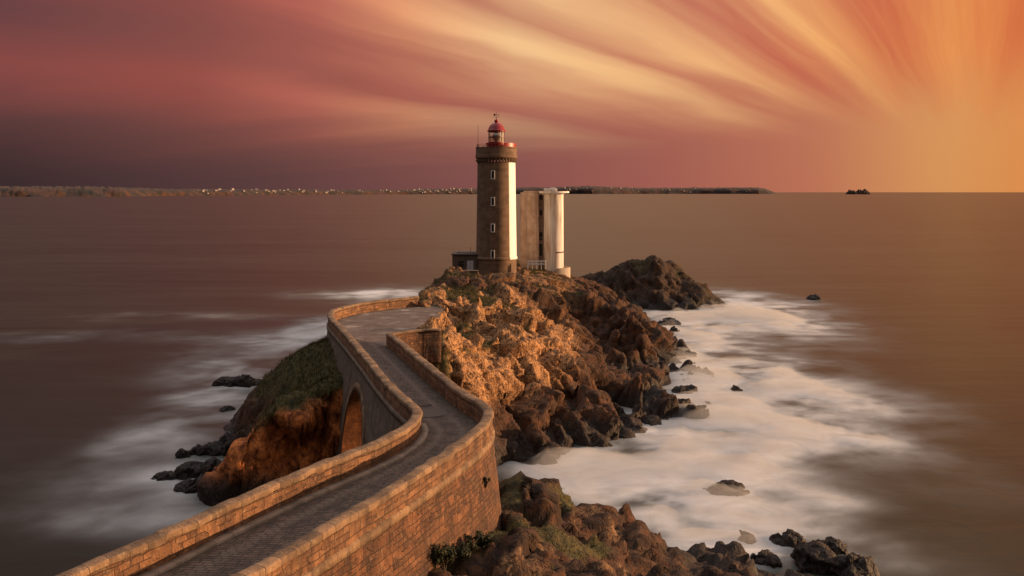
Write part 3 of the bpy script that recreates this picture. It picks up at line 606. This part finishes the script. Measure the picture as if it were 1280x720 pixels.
def sea_rock(px, py, w, h, label, group, seed, depth=1.0, mat=ROCKD):
    c = on(px, py, 0.); sx = w/F*c.y/2; sz = max(.25, h/F*c.y)
    bm = bmesh.new(); bmesh.ops.create_icosphere(bm, subdivisions=5, radius=1)
    V = np.array([v.co[:] for v in bm.verts]); rr = np.random.default_rng(seed)
    Vs = V*np.array([sx, sx*depth, sz*1.15]); Q = Vs+np.array([seed*13.7, seed*3.1, seed*7.7]); S = max(.55, min(sx, 2.2))
    d = sum(a*s_*facet(Q/s_*np.array([1, 1, .8]), seed+j, .8, .5)[0] for j, (s_, a) in enumerate(((S*.9, .42), (S*.42, .34), (S*.19, .25))))
    d += .35*S*fbm(Q/(S*1.6), 2, seed+5)
    Vs = Vs+V*d[:, None]*np.array([1, 1, .8]); Vs[:, 2] -= sz*.12
    # a lopsided top
    Vs[:, 2] *= 1+.35*rr.uniform(-1, 1)*Vs[:, 0]/max(sx, .1)
    fc = np.array([[v.index for v in f.verts] for f in bm.faces]); bm.free()
    keep = Vs[fc][:, :, 2].max(1) > -.5; fc = fc[keep]
    me = np_mesh('sea_rock', Vs, fc, None, {'gold': np.full(len(Vs), .05), 'grass': np.zeros(len(Vs))})
    o = link('sea_rock', me, mat); o.location = c; o.rotation_euler.z = rr.uniform(-.4, .4); return tag(o, label, 'rock', group)
SR = 'rocks awash beside the island and shore'
for i, a in enumerate([
    (838, 405, 28, 5, 'long low dark rock awash in the white foam below the islet', 1), (844, 414, 11, 5, 'small dark rock in white foam just under the long low one near the islet', 1),
    (862, 445, 18, 7, 'pointed dark rock in foam just off the island\'s right-hand ledges', 1), (858, 489, 34, 7, 'low flat rock in the foam between the two right-hand ledges of the island', .8),
    (872, 519, 26, 9, 'rounded dark rock at the very tip of the island\'s lowest right-hand ledge', 1), (920, 488, 14, 4, 'faint little rock alone in the foam right of the island', 1),
    (1016, 374, 14, 3, 'tiny dark rock alone in open water to the right of the islet', 1), (906, 613, 42, 5, 'rounded rock half drowned in pale foam in mid channel', 1),
    (1015, 706, 62, 26, 'broad dark boulder in foam off the near shore, left of the largest boulder', 1), (1062, 716, 66, 26, 'largest dark boulder in foam at the far right of the near shore', 1),
    (985, 676, 40, 9, 'low rock veiled in foam above the broad boulder off the near shore', .8), (932, 676, 26, 7, 'small rock in foam nearest the tip of the near shore ridge', .8), (1040, 686, 40, 10, 'low jagged rock in foam just behind the largest near shore boulder', .8), (955, 700, 34, 10, 'dark wedge-shaped rock between the near shore ridge and the broad boulder', 1),
    (302, 481, 54, 12, 'long dark rock tongue in the water left of the grassy headland', .6), (283, 512, 16, 4, 'tiny rock awash left of the grassy headland, below the long tongue', 1),
    (229, 571, 18, 9, 'leftmost small rock of the upper row left of the red cliff', 1), (248, 566, 20, 8, 'second rock from the left in the upper row left of the red cliff', 1), (266, 566, 28, 13, 'tall knobbly rock in the middle of the upper row left of the red cliff', 1), (288, 560, 36, 18, 'large rock at the right end of the upper row, close to the red cliff', 1),
    (206, 597, 30, 7, 'low rock at the far left of the lower row left of the red cliff', 1), (236, 594, 40, 11, 'long rock in the middle of the lower row left of the red cliff', .9), (240, 609, 40, 10, 'nearest rock to the bridge in the lower row left of the red cliff', .8), (268, 594, 38, 18, 'tall dark rock of the lower row right at the foot of the red cliff', 1),
]): sea_rock(*a[:4], a[4], SR, 60+i, a[5])

# ------------------------------------------------------------------ lighthouse
LS = 150/F                                              # metres per photo pixel at the towers
LX = (620.5-640)*LS; LY = 150.0
zpx = lambda py: ZC-(py-HY)*LS
def tower_stone(name, c1, c2, mort, bw, bh, stain):
    m, gg, b = new_mat(name); o = gg.n('ShaderNodeTexCoord').outputs['Object']; s3 = gg.n('ShaderNodeSeparateXYZ', {0: o}).outputs
    an = gg.m('MULTIPLY', gg.m('ARCTAN2', s3[0], gg.m('MULTIPLY', s3[1], -1.)), 3.4)
    br = gg.n('ShaderNodeTexBrick', {'Vector': gg.xyz(an, s3[2], 0.), 'Color1': (0, 0, 0, 1), 'Color2': (1, 1, 1, 1), 'Mortar': (.5, .5, .5, 1), 'Scale': 1., 'Mortar Size': .012, 'Mortar Smooth': .3, 'Brick Width': bw, 'Row Height': bh})
    cell = gg.n('ShaderNodeSeparateColor', {0: br.outputs[0]}).outputs[0]
    n = gg.noise(gg.v('MULTIPLY', o, (1, 1, .35)), .9, 6, .6); f = gg.noise(o, 6, 4, .6)
    c = gg.mix(gg.m('ADD', gg.m('MULTIPLY', cell, .55), gg.m('MULTIPLY', f, .45)), c1, c2); c = gg.mix(gg.m('MULTIPLY', gg.ramp(n, [(.42, 0.), (.68, 1.)]), stain), c, tuple(v*.45 for v in c1[:3])+(1,))
    c = gg.mix(gg.m('MULTIPLY', br.outputs[1], .8), c, mort)
    setb(gg, b, color=c, rough=.85, normal=bump(gg, gg.m('ADD', gg.m('SUBTRACT', 1., br.outputs[1]), gg.m('MULTIPLY', f, .6)), .6, .03)); return m
TOWER = tower_stone('tower_granite', (.11, .062, .036, 1), (.27, .160, .096, 1), (.10, .064, .042, 1), 1.1, .55, .45)
WHITE = plain('white_tower_paint', (.82, .80, .77, 1), .55, 0, .05, 2, .15)
REDP = plain('red_gloss_paint', (.26, .008, .010, 1), .4, 0, .15, 2)
DARK = plain('dark_opening', (.012, .010, .009, 1), .3)
WFR = plain('white_window_surround', (.72, .69, .66, 1), .6, 0, .06)
IRON = plain('grey_iron', (.06, .05, .045, 1), .5, .6)
lh = empty('lighthouse', (LX, LY, zpx(344)), 'tall round granite lighthouse with white painted side and red lantern dome', 'lighthouse')
B0 = -1.5; hz = lambda py: zpx(py)-zpx(344)
rb, rt = 25.3*LS, 23.6*LS
def sect(a, h): a = (a+math.pi) % (2*math.pi)-math.pi; return 1 if (R(41.5) < a < R(150)) else 0
rr = lambda py: rb+(rt-rb)*(322-py)/(322-203)
MB().lathe((0, 0, 0), [(rr(344)*.985, B0), (rr(323)*.985, hz(323.5))], 128, face_mi=lambda a, h: 0).build('plinth', [TOWER], lh, True, 30)
MB().lathe((0, 0, 0), [(rr(322), hz(319.5)), (rr(300), hz(300)), (rr(270), hz(270)), (rr(240), hz(240)), (rt, hz(203))], 192, face_mi=sect).build('shaft', [TOWER, WHITE], lh, True, 30)
MB().lathe((0, 0, 0), [(rr(322)*.98, hz(323.5)), (rr(322)*1.035, hz(323)), (rr(322)*1.035, hz(321.2)), (rr(322)*.99, hz(319.4))], 192, face_mi=sect).build('moulding', [TOWER, WHITE], lh, True, 30)
# gallery on corbels
ga = MB(); ga.lathe((0, 0, 0), [(rt+.002, hz(199.5)), (26.2*LS, hz(197.5)), (26.2*LS, hz(194)), (25.6*LS, hz(193.5)), (25.6*LS, hz(186)), (25.9*LS, hz(185.6)), (25.9*LS, hz(184.4)), (24.4*LS, hz(184.4)), (24.4*LS, hz(188)), (1, hz(188))], 96)
ga.build('gallery', [TOWER], lh, True, 25)
cb = MB(); cb.prism([(-.16, 0), (.16, 0), (.16, .36), (-.16, .36)], hz(203), hz(199), 0)
me0 = None
for i in range(36):
    a = 2*math.pi*i/36
    if me0 is None:
        b_ = MB(); b_.box((0, -.13, -.18), (.30, .30, .38), 0, .02); b_.box((0, -.03, -.45), (.30, .18, .26), 0, .02); o_ = b_.build('corbel', [TOWER], lh); me0 = o_
    else: o_ = me0.copy(); COL.objects.link(o_); o_.parent = lh
    o_.location = ((rt)*math.sin(a), -(rt)*math.cos(a), hz(199.4)); o_.rotation_euler.z = a
cb.b.free()
# windows up the shaft
wa = R(-9.3)
for py in (219, 251.7, 284, 316.5):
    r_ = rr(py); wr = MB()
    for dx, dz, sx_, sz_ in ((-.27, 0, .13, 1.46), (.27, 0, .13, 1.46), (0, .665, .41, .13), (0, -.665, .41, .13)): wr.box((dx, -.03, dz), (sx_, .16, sz_), 0, .012)
    w = wr.build('window', [WFR], lh); w.location = (r_*math.sin(wa), -r_*math.cos(wa), hz(py)); w.rotation_euler.z = wa
    p_ = MB(); p_.box((0, .0, 0), (.42, .06, 1.22)).build('pane', [DARK], w)
# lantern
zg = hz(188)
MB().lathe((0, 0, 0), [(12.2*LS, hz(188)), (12.2*LS, hz(181.5)), (12.9*LS, hz(181)), (12.9*LS, hz(178.7)), (10.6*LS, hz(178.5)), (1, hz(178.5))], 48).build('lantern_base', [REDP], lh, True, 25)
fr = MB()
for i in range(10):
    a = 2*math.pi*(i+.35)/10; p0 = Vector((9.8*LS*math.sin(a), -9.8*LS*math.cos(a), 0)); fr.tube(p0+Vector((0, 0, hz(178.6))), p0+Vector((0, 0, hz(164.2))), .05, 6)
for py in (164.6, 171.4, 178.2): fr.lathe((0, 0, hz(py)), [(9.7*LS, -.06), (10.05*LS, -.06), (10.05*LS, .06), (9.7*LS, .06)], 40)
lan = fr.build('lantern_frame', [plain('dark_red_frame', (.16, .05, .04, 1), .5)], lh)
m, gg, b = new_mat('lantern_glass'); gl = gg.n('ShaderNodeBsdfGlossy', {'Roughness': .06}); tr = gg.n('ShaderNodeBsdfTransparent', {0: (.9, .86, .8, 1)})
mxs = gg.n('ShaderNodeMixShader', {0: .22}); m.node_tree.links.new(tr.outputs[0], mxs.inputs[1]); m.node_tree.links.new(gl.outputs[0], mxs.inputs[2])
outn = [n_ for n_ in m.node_tree.nodes if n_.type == 'OUTPUT_MATERIAL'][0]; m.node_tree.links.new(mxs.outputs[0], outn.inputs[0]); GLASS = m
MB().lathe((0, 0, 0), [(9.75*LS, hz(178.4)), (9.75*LS, hz(164.4))], 40).build('glazing', [GLASS], lh, True)
m, gg, b = new_mat('fresnel_lens'); setb(gg, b, color=(.75, .68, .55, 1), rough=.12, spec=.9); LENS = m
lp = [(.35, hz(178.4)), (.35, hz(176.8))]
for k in range(9): zz = hz(176.5)+k*(hz(166.5)-hz(176.5))/9; rk = .62*math.sin(math.pi*(k+.8)/10)+.18; lp += [(rk, zz), (rk*.86, zz+.12)]
MB().lathe((0, 0, 0), lp+[(.05, hz(165.5))], 24).build('lens', [LENS], lh)
MB().lathe((0, 0, 0), [(9.2*LS, hz(178.3)), (9.2*LS, hz(165))], 12, a0=R(28), a1=R(78)).build('curtain', [WFR], lh)
dome = MB().lathe((0, 0, 0), [(11.2*LS, hz(164.6)), (11.4*LS, hz(163.4)), (10.4*LS, hz(162.2)), (9.2*LS, hz(159)), (7.2*LS, hz(156)), (4.6*LS, hz(154)), (2.0*LS, hz(153.4)), (1.9*LS, hz(152.8))], 40).build('dome', [REDP], lh, True, 40)
MB().lathe((0, 0, 0), [(1.9*LS, hz(152.9)), (2.7*LS, hz(151.6)), (2.4*LS, hz(150.2)), (1.1*LS, hz(149.4)), (.4*LS, hz(148.4)), (.03, hz(148))], 24).build('finial', [REDP], dome, True)
v = MB(); v.tube((0, 0, hz(148.4)), (0, 0, hz(139.5)), .035, 6); v.tube((-.5, 0, hz(146.3)), (.5, 0, hz(146.3)), .03, 6); v.tube((0, -.5, hz(146.3)), (0, .5, hz(146.3)), .03, 6)
v.tube((-.42, 0, hz(143.6)), (.38, 0, hz(143.6)), .03, 6); v.box((-.32, 0, hz(143.5)), (.3, .03, .34)); v.tube((.3, 0, hz(143.6)), (.55, 0, hz(143.6)), .1, 6, r2=.005)
v.build('weather_vane', [IRON], dome)
pn = MB(); pn.lathe((0, 0, 0), [(24.9*LS, hz(184.3)), (24.9*LS, hz(179.6)), (24.2*LS, hz(179.6)), (24.2*LS, hz(184.3))], 20, a0=R(22), a1=R(120)).build('red_railing', [REDP], lh)
rl = MB()
for i in range(24):
    a = R(125)+R(255)*i/23; p0 = Vector((24.5*LS*math.sin(a), -24.5*LS*math.cos(a), 0)); rl.tube(p0+Vector((0, 0, hz(184.5))), p0+Vector((0, 0, hz(181.0))), .025, 5)
for py in (181.0, 182.8): rl.lathe((0, 0, hz(py)), [(24.4*LS, -.03), (24.6*LS, -.03), (24.6*LS, .03), (24.4*LS, .03), (24.4*LS, -.03)], 50, a0=R(125), a1=R(380))
rl.build('guard_rail', [plain('dark_red_iron', (.10, .02, .018, 1), .5)], lh)
MB().tube((-22.8*LS, -.8, hz(186)), (-22.8*LS, -.8, hz(155.5)), .045, 6, r2=.02).build('antenna', [IRON], lh)

# ------------------------------------------------------------------ keeper's hut beside it
hut = empty('keepers_hut', ((580-640)*LS, LY+1.2, zpx(344)), 'small flat roofed stone hut with pale door against the left foot of the lighthouse', 'hut')
STW = tower_stone('hut_masonry', (.10, .068, .048, 1), (.15, .105, .075, 1), (.14, .11, .085, 1), .6, .3, .4)
hw = 31*LS; x0 = -14*LS; bb = MB(); bb.box((x0+hw/2-.0, 0, hz(318)/2-.6), (hw, 5.2, hz(318)+1.2), 0, .02); bb.build('wall', [STW], hut)
MB().box((x0+hw/2, 0, hz(317.3)), (hw+.36, 5.6, .17), 0, .03).box((x0+hw/2+.3, .6, hz(316.2)), (hw-.8, 3.2, .14), 0, .03).build('roof', [plain('roof_felt', (.10, .075, .06, 1), .85)], hut)
w = MB(); 
for dx, dz, sx_, sz_ in ((-.44, 0, .07, 1.02), (.44, 0, .07, 1.02), (0, .5, .95, .07), (0, -.5, .95, .07), (0, 0, .05, 1.0), (0, .08, .88, .05)): w.box((dx, 0, dz), (sx_, .10, sz_))
w = w.build('window', [plain('grey_frame', (.09, .075, .065, 1), .6)], hut); w.location = ((577-580)*LS, -2.62, hz(329)); MB().box((0, .03, 0), (.86, .05, .98)).build('pane', [DARK], w)
d_ = MB().box((0, 0, 0), (.52, .07, 2.15), 0, .015).box((.545, 0, 0), (.52, .07, 2.15), 0, .015).build('door', [plain('pale_blue_grey_door', (.50, .47, .50, 1), .5)], hut); d_.location = ((586.3-580)*LS, -2.63, hz(333))
MB().tube((.12, -.06, -.05), (.12, -.06, .12), .025, 6).build('handle', [IRON], d_)
MB().tube((0, 0, 0), (0, 0, 1.0), .035, 6).build('flue', [IRON], hut).location = ((588-580)*LS, -.5, hz(316))
# retaining walls below the hut
rw = empty('retaining_wall', ((575-640)*LS, 143.0, 10.55), 'low rough stone wall holding the terrace in front of the hut door', 'wall')
b_ = MB(); b_.box((.6, 0, -.7), (5.4, .5, 2.6), .05, .05); b_.build('wall_face', [STW], rw); MB().box((.6, 0, .66), (5.5, .62, .14), .05, .03).build('coping', [plain('pale_coping', (.26, .2, .155, 1), .8)], rw)

# ------------------------------------------------------------------ round concrete radar tower
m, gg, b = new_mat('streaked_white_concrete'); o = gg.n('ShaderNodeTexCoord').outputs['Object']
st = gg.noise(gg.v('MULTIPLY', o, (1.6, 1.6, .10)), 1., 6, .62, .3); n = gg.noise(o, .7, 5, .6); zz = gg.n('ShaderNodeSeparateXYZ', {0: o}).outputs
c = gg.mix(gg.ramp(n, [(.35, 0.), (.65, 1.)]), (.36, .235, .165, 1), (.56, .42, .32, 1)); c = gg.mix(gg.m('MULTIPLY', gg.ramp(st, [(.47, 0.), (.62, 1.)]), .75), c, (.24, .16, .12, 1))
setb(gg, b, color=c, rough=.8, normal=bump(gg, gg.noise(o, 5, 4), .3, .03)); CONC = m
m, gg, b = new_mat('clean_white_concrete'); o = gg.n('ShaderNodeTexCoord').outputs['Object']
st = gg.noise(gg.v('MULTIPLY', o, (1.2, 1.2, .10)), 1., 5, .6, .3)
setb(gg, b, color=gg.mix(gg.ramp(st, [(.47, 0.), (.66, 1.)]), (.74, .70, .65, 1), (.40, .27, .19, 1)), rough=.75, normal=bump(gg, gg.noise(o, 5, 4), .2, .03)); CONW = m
RS = 156/F; rt_ = empty('radar_tower', ((678-640)*RS, 156, ZC-(338-HY)*RS), 'weathered pale concrete watch tower with a rounded side and flat top right of the lighthouse', 'tower')
rx = lambda px: (px-678)*RS; rz = lambda py: (338-py)*RS
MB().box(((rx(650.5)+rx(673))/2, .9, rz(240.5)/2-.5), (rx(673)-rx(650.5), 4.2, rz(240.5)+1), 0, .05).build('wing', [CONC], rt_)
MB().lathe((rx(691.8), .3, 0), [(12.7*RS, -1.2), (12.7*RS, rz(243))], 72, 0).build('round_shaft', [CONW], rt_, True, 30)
MB().box((rx(676.4), 1.0, rz(243)/2-.5), (rx(683)-rx(670), 2.6, rz(243)+1.0)).build('stair_bay', [plain('stained_bay', (.27, .17, .12, 1), .85, 0, .4, 1.2)], rt_)
MB().lathe((rx(691), .3, 0), [(12.6*RS, rz(244)), (15.2*RS, rz(241.7)), (20.5*RS, rz(241.2)), (20.5*RS, rz(239)), (17*RS, rz(239)), (17*RS, rz(240)), (1, rz(240))], 60).build('platform', [CONW], rt_, True, 25)
MB().box((rx(674), .7, rz(239.6)), (rx(694)-rx(655), 3.9, .28), 0, .03).build('roof_slab', [CONC], rt_)
MB().box((rx(688), .3, rz(237.4)), (2.3, 1.8, .55), 0, .05).box((rx(691), .2, rz(236.3)), (1.0, 1.0, .5), 0, .05).build('roof_cabin', [CONW], rt_)
for py, hh in ((247, 4.2), (266, 5.2), (295, 9), (312, 14)):
    w = MB()
    for dx in (-.36, .36): w.box((dx, 0, 0), (.10, .16, hh*2*RS*.5+.3))
    w.box((0, 0, hh*RS+.12), (.82, .16, .10)); w = w.build('window', [CONC], rt_); w.location = (rx(676.2), -.34, rz(py))
    MB().box((0, .02, 0), (.66, .08, hh*2*RS*.5+.16)).build('pane', [DARK], w)
MB().lathe((rx(691.8), .3, 0), [(12.72*RS, rz(315.8)), (13.0*RS, rz(315.6)), (13.0*RS, rz(314.4)), (12.72*RS, rz(314.2))], 24, a0=R(12), a1=R(110)).build('dark_band', [plain('rusty_band', (.07, .04, .03, 1), .7)], rt_)
MB().lathe((rx(693), -.8, 0), [(19.5*RS, -1.8), (19.5*RS, rz(333.4)), (18.4*RS, rz(333.2)), (18.4*RS, -1.8)], 40, a0=R(0), a1=R(140)).build('kerb_wall', [plain('kerb_concrete', (.42, .34, .27, 1), .85)], rt_, True, 30)
# white railing at its foot
ra = empty('white_railing', ((671-640)*.1345, 148, ZC-(332-HY)*.1345), 'short white barrier at the foot of the concrete watch tower', 'railing')
b_ = MB()
for k in range(5): b_.tube((-1.5+k*.75, 0, -.6), (-1.5+k*.75, 0, .85), .05, 6)
b_.build('post', [WFR], ra); MB().box((0, 0, .72), (3.1, .07, .22), 0, .02).box((0, 0, .25), (3.1, .07, .22), 0, .02).build('rail', [WFR], ra)

# ------------------------------------------------------------------ far coast
m, gg, b = new_mat('far_coast_land'); o = gg.n('ShaderNodeTexCoord').outputs['Object']
n = gg.noise(o, .012, 6, .65); c = gg.mix(gg.ramp(n, [(.42, 0.), (.60, 1.)]), (.012, .008, .006, 1), (.060, .023, .013, 1)); setb(gg, b, color=c, rough=.95); COAST = m
def coast(name, pts, seed, depth=1200):
    """pts: (px, distance, top row)"""
    pxs = np.arange(pts[0][0], pts[-1][0], 1.0); D = np.interp(pxs, [p[0] for p in pts], [p[1] for p in pts]); T = np.interp(pxs, [p[0] for p in pts], [p[2] for p in pts])
    prof = np.array([(0, -.02), (.01, .16), (.03, .42), (.06, .62), (.12, .78), (.3, .93), (.5, 1.0), (.8, .8), (1, -.02)])
    N_ = len(pxs); V = np.zeros((N_, len(prof), 3)); top = ZC-(T-HY)/F*(D+depth*.4)
    q1 = np.stack([pxs/22, pxs*0, pxs*0], -1)
    for j, (a, h) in enumerate(prof):
        d = D+depth*a+45*fbm(np.stack([pxs/14, pxs*0+j*.35, pxs*0], -1), 3, seed)*(a < .9)
        hh = top*(1+.10*fbm(q1+np.array([0, j*.6, 0]), 4, seed+3)+.10*fbm(q1*5+np.array([0, j, 0]), 3, seed+8))
        V[:, j, 0] = (pxs-640)/F*d; V[:, j, 1] = d; V[:, j, 2] = hh*h
    endt = np.minimum(1, np.minimum(np.arange(N_), np.arange(N_)[::-1])/12.); V[:, :, 2] *= endt[:, None]**.6; V[:, 0, 2] = -2; V[:, -1, 2] = -2
    o = link(name, np_mesh(name, V.reshape(-1, 3), grid_faces(N_, len(prof))), COAST); o['kind'] = 'structure'; return V
cV1 = coast('hills', [(-420, 4200, 231), (-60, 4300, 232), (60, 4500, 233), (150, 4800, 233.5), (220, 5600, 236), (300, 6400, 236.5), (420, 8000, 237.5), (500, 9000, 237), (560, 9400, 235.5), (640, 9800, 235.5)], 3)
cV2 = coast('hills', [(600, 10500, 235), (700, 10600, 233.5), (740, 10500, 232.5), (800, 11000, 235), (860, 11200, 234.2), (920, 11200, 234), (948, 11200, 234.3), (972, 11400, 238.5)], 9)
MBs = MB(); MBs.box((0, 0, 5), (26, 18, 12)); a_ = MBs
rf = [(-13, -9.5, 11), (13, -9.5, 11), (13, 0, 17), (-13, 0, 17)]; a_.poly(rf); a_.poly([(13, 9.5, 11), (-13, 9.5, 11), (-13, 0, 17), (13, 0, 17)])
proto = a_.build('far_house', [plain('far_house_render', (.36, .29, .25, 1), .8, 0, .1, .02)])
rng = random.Random(5); first = True
for Vc, spans, lab in ((cV1, [(235, 300, 10), (300, 420, 26), (420, 520, 16), (522, 594, 44)], 'tiny pale house on the far shore left of the lighthouse'), (cV2, [(706, 800, 26), (820, 940, 12)], 'tiny pale house on the far shore right of the towers')):
    p0 = Vc[0, 0, 0]/Vc[0, 0, 1]*F+640
    for lo, hi, n_ in spans:
        for _ in range(n_):
            i = int(np.clip(rng.uniform(lo, hi)-p0, 2, len(Vc)-3)); j = rng.choice([1, 2, 2, 3, 3, 4]); t = rng.random()
            p = Vc[i, j]*(1-t)+Vc[i, j+1]*t
            o_ = proto if first else proto.copy()
            if not first: COL.objects.link(o_)
            first = False; s_ = rng.uniform(.28, .62); o_.location = (p[0], p[1]-4, p[2]+2); o_.scale = (s_*rng.uniform(.8, 1.5), s_, s_*rng.uniform(.8, 1.3)); o_.rotation_euler.z = rng.uniform(.2, 1.1)
            tag(o_, lab, 'house', 'houses on the far shore')
def stack(px0, px1, top, D, seed, label):
    n = 40; m_ = 12; V = np.zeros((n, m_, 3)); cx = (px0+px1)/2; w = (px1-px0)/F*D/2; h = ZC-(top-HY)/F*D
    for i in range(n):
        for j in range(m_):
            u = i/(n-1)*2-1; v_ = j/(m_-1)*2-1; V[i, j] = ((cx-640)/F*D+u*w, D+v_*w*.5, 0)
    P_ = V.reshape(-1, 3); u = np.linspace(-1, 1, n)[:, None]; v_ = np.linspace(-1, 1, m_)[None]
    V[:, :, 2] = h*1.25*np.clip((1-u**2)*(1-v_**2), 0, 1)**.6*(.72+.5*fbm(np.stack([P_[:, 0]/(w*.32), P_[:, 1]/(w*.5), P_[:, 0]*0], -1), 3, seed).reshape(n, m_))-2
    return tag(link('sea_stack', np_mesh('sea_stack', V.reshape(-1, 3), grid_faces(n, m_)), COAST), label, 'rock')
stack(1057, 1071, 237, 9000, 3, 'low dark rock on the horizon, left and smaller of the pair far right'); stack(1068, 1087, 235.6, 9050, 5, 'humped dark rock on the horizon, right and taller of the pair far right')

# ------------------------------------------------------------------ vegetation
m, gg, b = new_mat('dry_grass'); o = gg.n('ShaderNodeTexCoord').outputs['Object']
setb(gg, b, color=gg.mix(gg.ramp(gg.noise(o, 1.3, 5, .6), [(.35, 0.), (.65, 1.)]), (.030, .034, .009, 1), (.150, .110, .038, 1)), rough=.9, spec=.2); GRASS = m
def turf(data, cond, n, h, seed):
    N_, gr, P2, kk = data; idx = np.where((gr > .5) & cond(P2) & (N_[:, 2] > .3))[0]; rg = np.random.default_rng(seed)
    i = rg.choice(idx, n); c = P2[i]+np.stack([rg.uniform(-.2, .2, n), rg.uniform(-.2, .2, n), np.full(n, -.03)], -1); a = rg.uniform(0, 6.28, n); hh = h*rg.uniform(.4, 1.2, n); ln = rg.normal(0, .45, (n, 2))*hh[:, None]; w = .016+.012*rg.random(n)
    dx = np.stack([np.cos(a)*w, np.sin(a)*w, 0*a], -1); mid_ = c+np.stack([ln[:, 0]*.35, ln[:, 1]*.35, hh*.6], -1); tip = c+np.stack([ln[:, 0], ln[:, 1], hh], -1)
    V = np.stack([c-dx, c+dx, mid_+dx*.7, mid_-dx*.7, tip], 1).reshape(-1, 3); b0 = np.arange(n)*5
    fq = np.stack([b0, b0+1, b0+2, b0+3], -1); ft_ = np.stack([b0+3, b0+2, b0+4, b0+4], -1)
    V2 = np.vstack([V, tip+dx*.15]); ft_[:, 3] = len(V)+np.arange(n)
    return V2, np.vstack([fq, ft_])
gA = turf(shD, lambda p: (p[:, 1] > 27) & (p[:, 2] > 1) & (p[:, 0] > -14), 7000, .14, 3); gB = turf(ilD, lambda p: p[:, 2] > 3, 40000, .34, 4)
gr_ = link('grass', np_mesh('grass', np.vstack([gA[0], gB[0]]), np.vstack([gA[1], gB[1]+len(gA[0])])), GRASS); gr_['kind'] = 'stuff'
m, gg, b = new_mat('shrub_leaves'); o = gg.n('ShaderNodeTexCoord').outputs['Object']
setb(gg, b, color=gg.mix(gg.noise(o, 6, 4, .6), (.010, .014, .004, 1), (.040, .040, .012, 1)), rough=.7, spec=.3); LEAF = m
def shrub(px, py, Y, rad, hgt, n, label, seed, group=None):
    c = at(px, py, Y); rg = np.random.default_rng(seed); rt2 = empty('shrub', c, label, 'shrub', group)
    q = rg.normal(size=(n, 3)); q /= np.linalg.norm(q, axis=1)[:, None]; lobes = rg.normal(0, .45, (7, 3))*np.array([rad, rad, hgt*.4])+np.array([0, 0, hgt*.5])
    p = lobes[rg.integers(0, 7, n)]+q*(rg.random(n)**.4)[:, None]*np.array([rad, rad, hgt])*.45; p[:, 2] = np.abs(p[:, 2])
    u = rg.normal(size=(n, 3)); u /= np.linalg.norm(u, axis=1)[:, None]; v_ = np.cross(u, q); v_ /= np.linalg.norm(v_, axis=1)[:, None]+1e-6; L_ = rg.uniform(.05, .11, n)[:, None]
    V = np.stack([p-u*L_, p-v_*L_*.45, p+u*L_, p+v_*L_*.45], 1).reshape(-1, 3)
    link('foliage', np_mesh('foliage', V, np.arange(4*n).reshape(-1, 4)), LEAF, rt2)
    st_ = MB()
    for k in range(6): st_.tube((0, 0, -.3), lobes[k], .03, 5, r2=.01)
    st_.build('stem', plain('shrub_stem', (.06, .04, .025, 1), .9), rt2)
shrub(556, 706, 37.6, .8, .8, 900, 'dark green bushy shrub nearest the camera at the foot of the causeway wall', 1)
shrub(580, 694, 38.8, .6, .55, 1000, 'middle one of three dark shrubs along the foot of the causeway wall', 2)
shrub(604, 682, 40.2, .5, .5, 800, 'dark shrub farthest along the foot of the causeway wall, beside bare rock', 3)
shrub(607, 602, 43.7, .16, .25, 120, 'small tuft of weeds growing out of the string course of the causeway wall', 4)

# ------------------------------------------------------------------ spray hanging over the foam
mk = (xs > -70) & (xs < 75); mj = (ys > 46) & (ys < 185)
fx = xs[mk]; fy = ys[mj]; Fm = fo[np.ix_(mk, mj)]; XX, YY = np.meshgrid(fx, fy, indexing='ij')
q2 = np.stack([XX.ravel(), YY.ravel(), XX.ravel()*0], -1)
hm = np.clip(Fm-.12, 0, 1)**1.6*(1.0+.45*fbm(q2/np.array([3, 2, 1]), 4, 140).reshape(XX.shape))*1.1
top = np.stack([XX, YY, P[:, 2].reshape(X.shape)[np.ix_(mk, mj)]+hm-.012], -1).reshape(-1, 3); bot = np.stack([XX, YY, -.6+0*hm], -1).reshape(-1, 3)
nv = len(fy); n0 = len(top); ft = grid_faces(len(fx), nv); ok = (hm > .008).ravel()[ft].any(1); ft = ft[ok]
eds = np.concatenate([ft[:, [0, 1]], ft[:, [1, 2]], ft[:, [2, 3]], ft[:, [3, 0]]]); key = {}
for a, b_ in eds: key[(a, b_)] = 1
rim = np.array([(a, b_) for a, b_ in key if (b_, a) not in key])
fcs = np.vstack([ft, ft[:, ::-1]+n0, np.stack([rim[:, 1], rim[:, 0], rim[:, 0]+n0, rim[:, 1]+n0], -1)])
Vm = np.vstack([top, bot]); used = np.unique(fcs); mp = np.full(len(Vm), -1); mp[used] = np.arange(len(used))
m = bpy.data.materials.new('sea_spray'); m.use_nodes = True; t = m.node_tree; t.nodes.clear(); gg = G(t)
vs = gg.n('ShaderNodeVolumePrincipled', {'Color': (.95, .93, .92, 1), 'Density': .20, 'Anisotropy': .1}); t.links.new(vs.outputs[0], gg.n('ShaderNodeOutputMaterial').inputs['Volume'])
sp_ = link('sea_spray', np_mesh('sea_spray', Vm[used], mp[fcs]), m, smooth=True); sp_['kind'] = 'stuff'
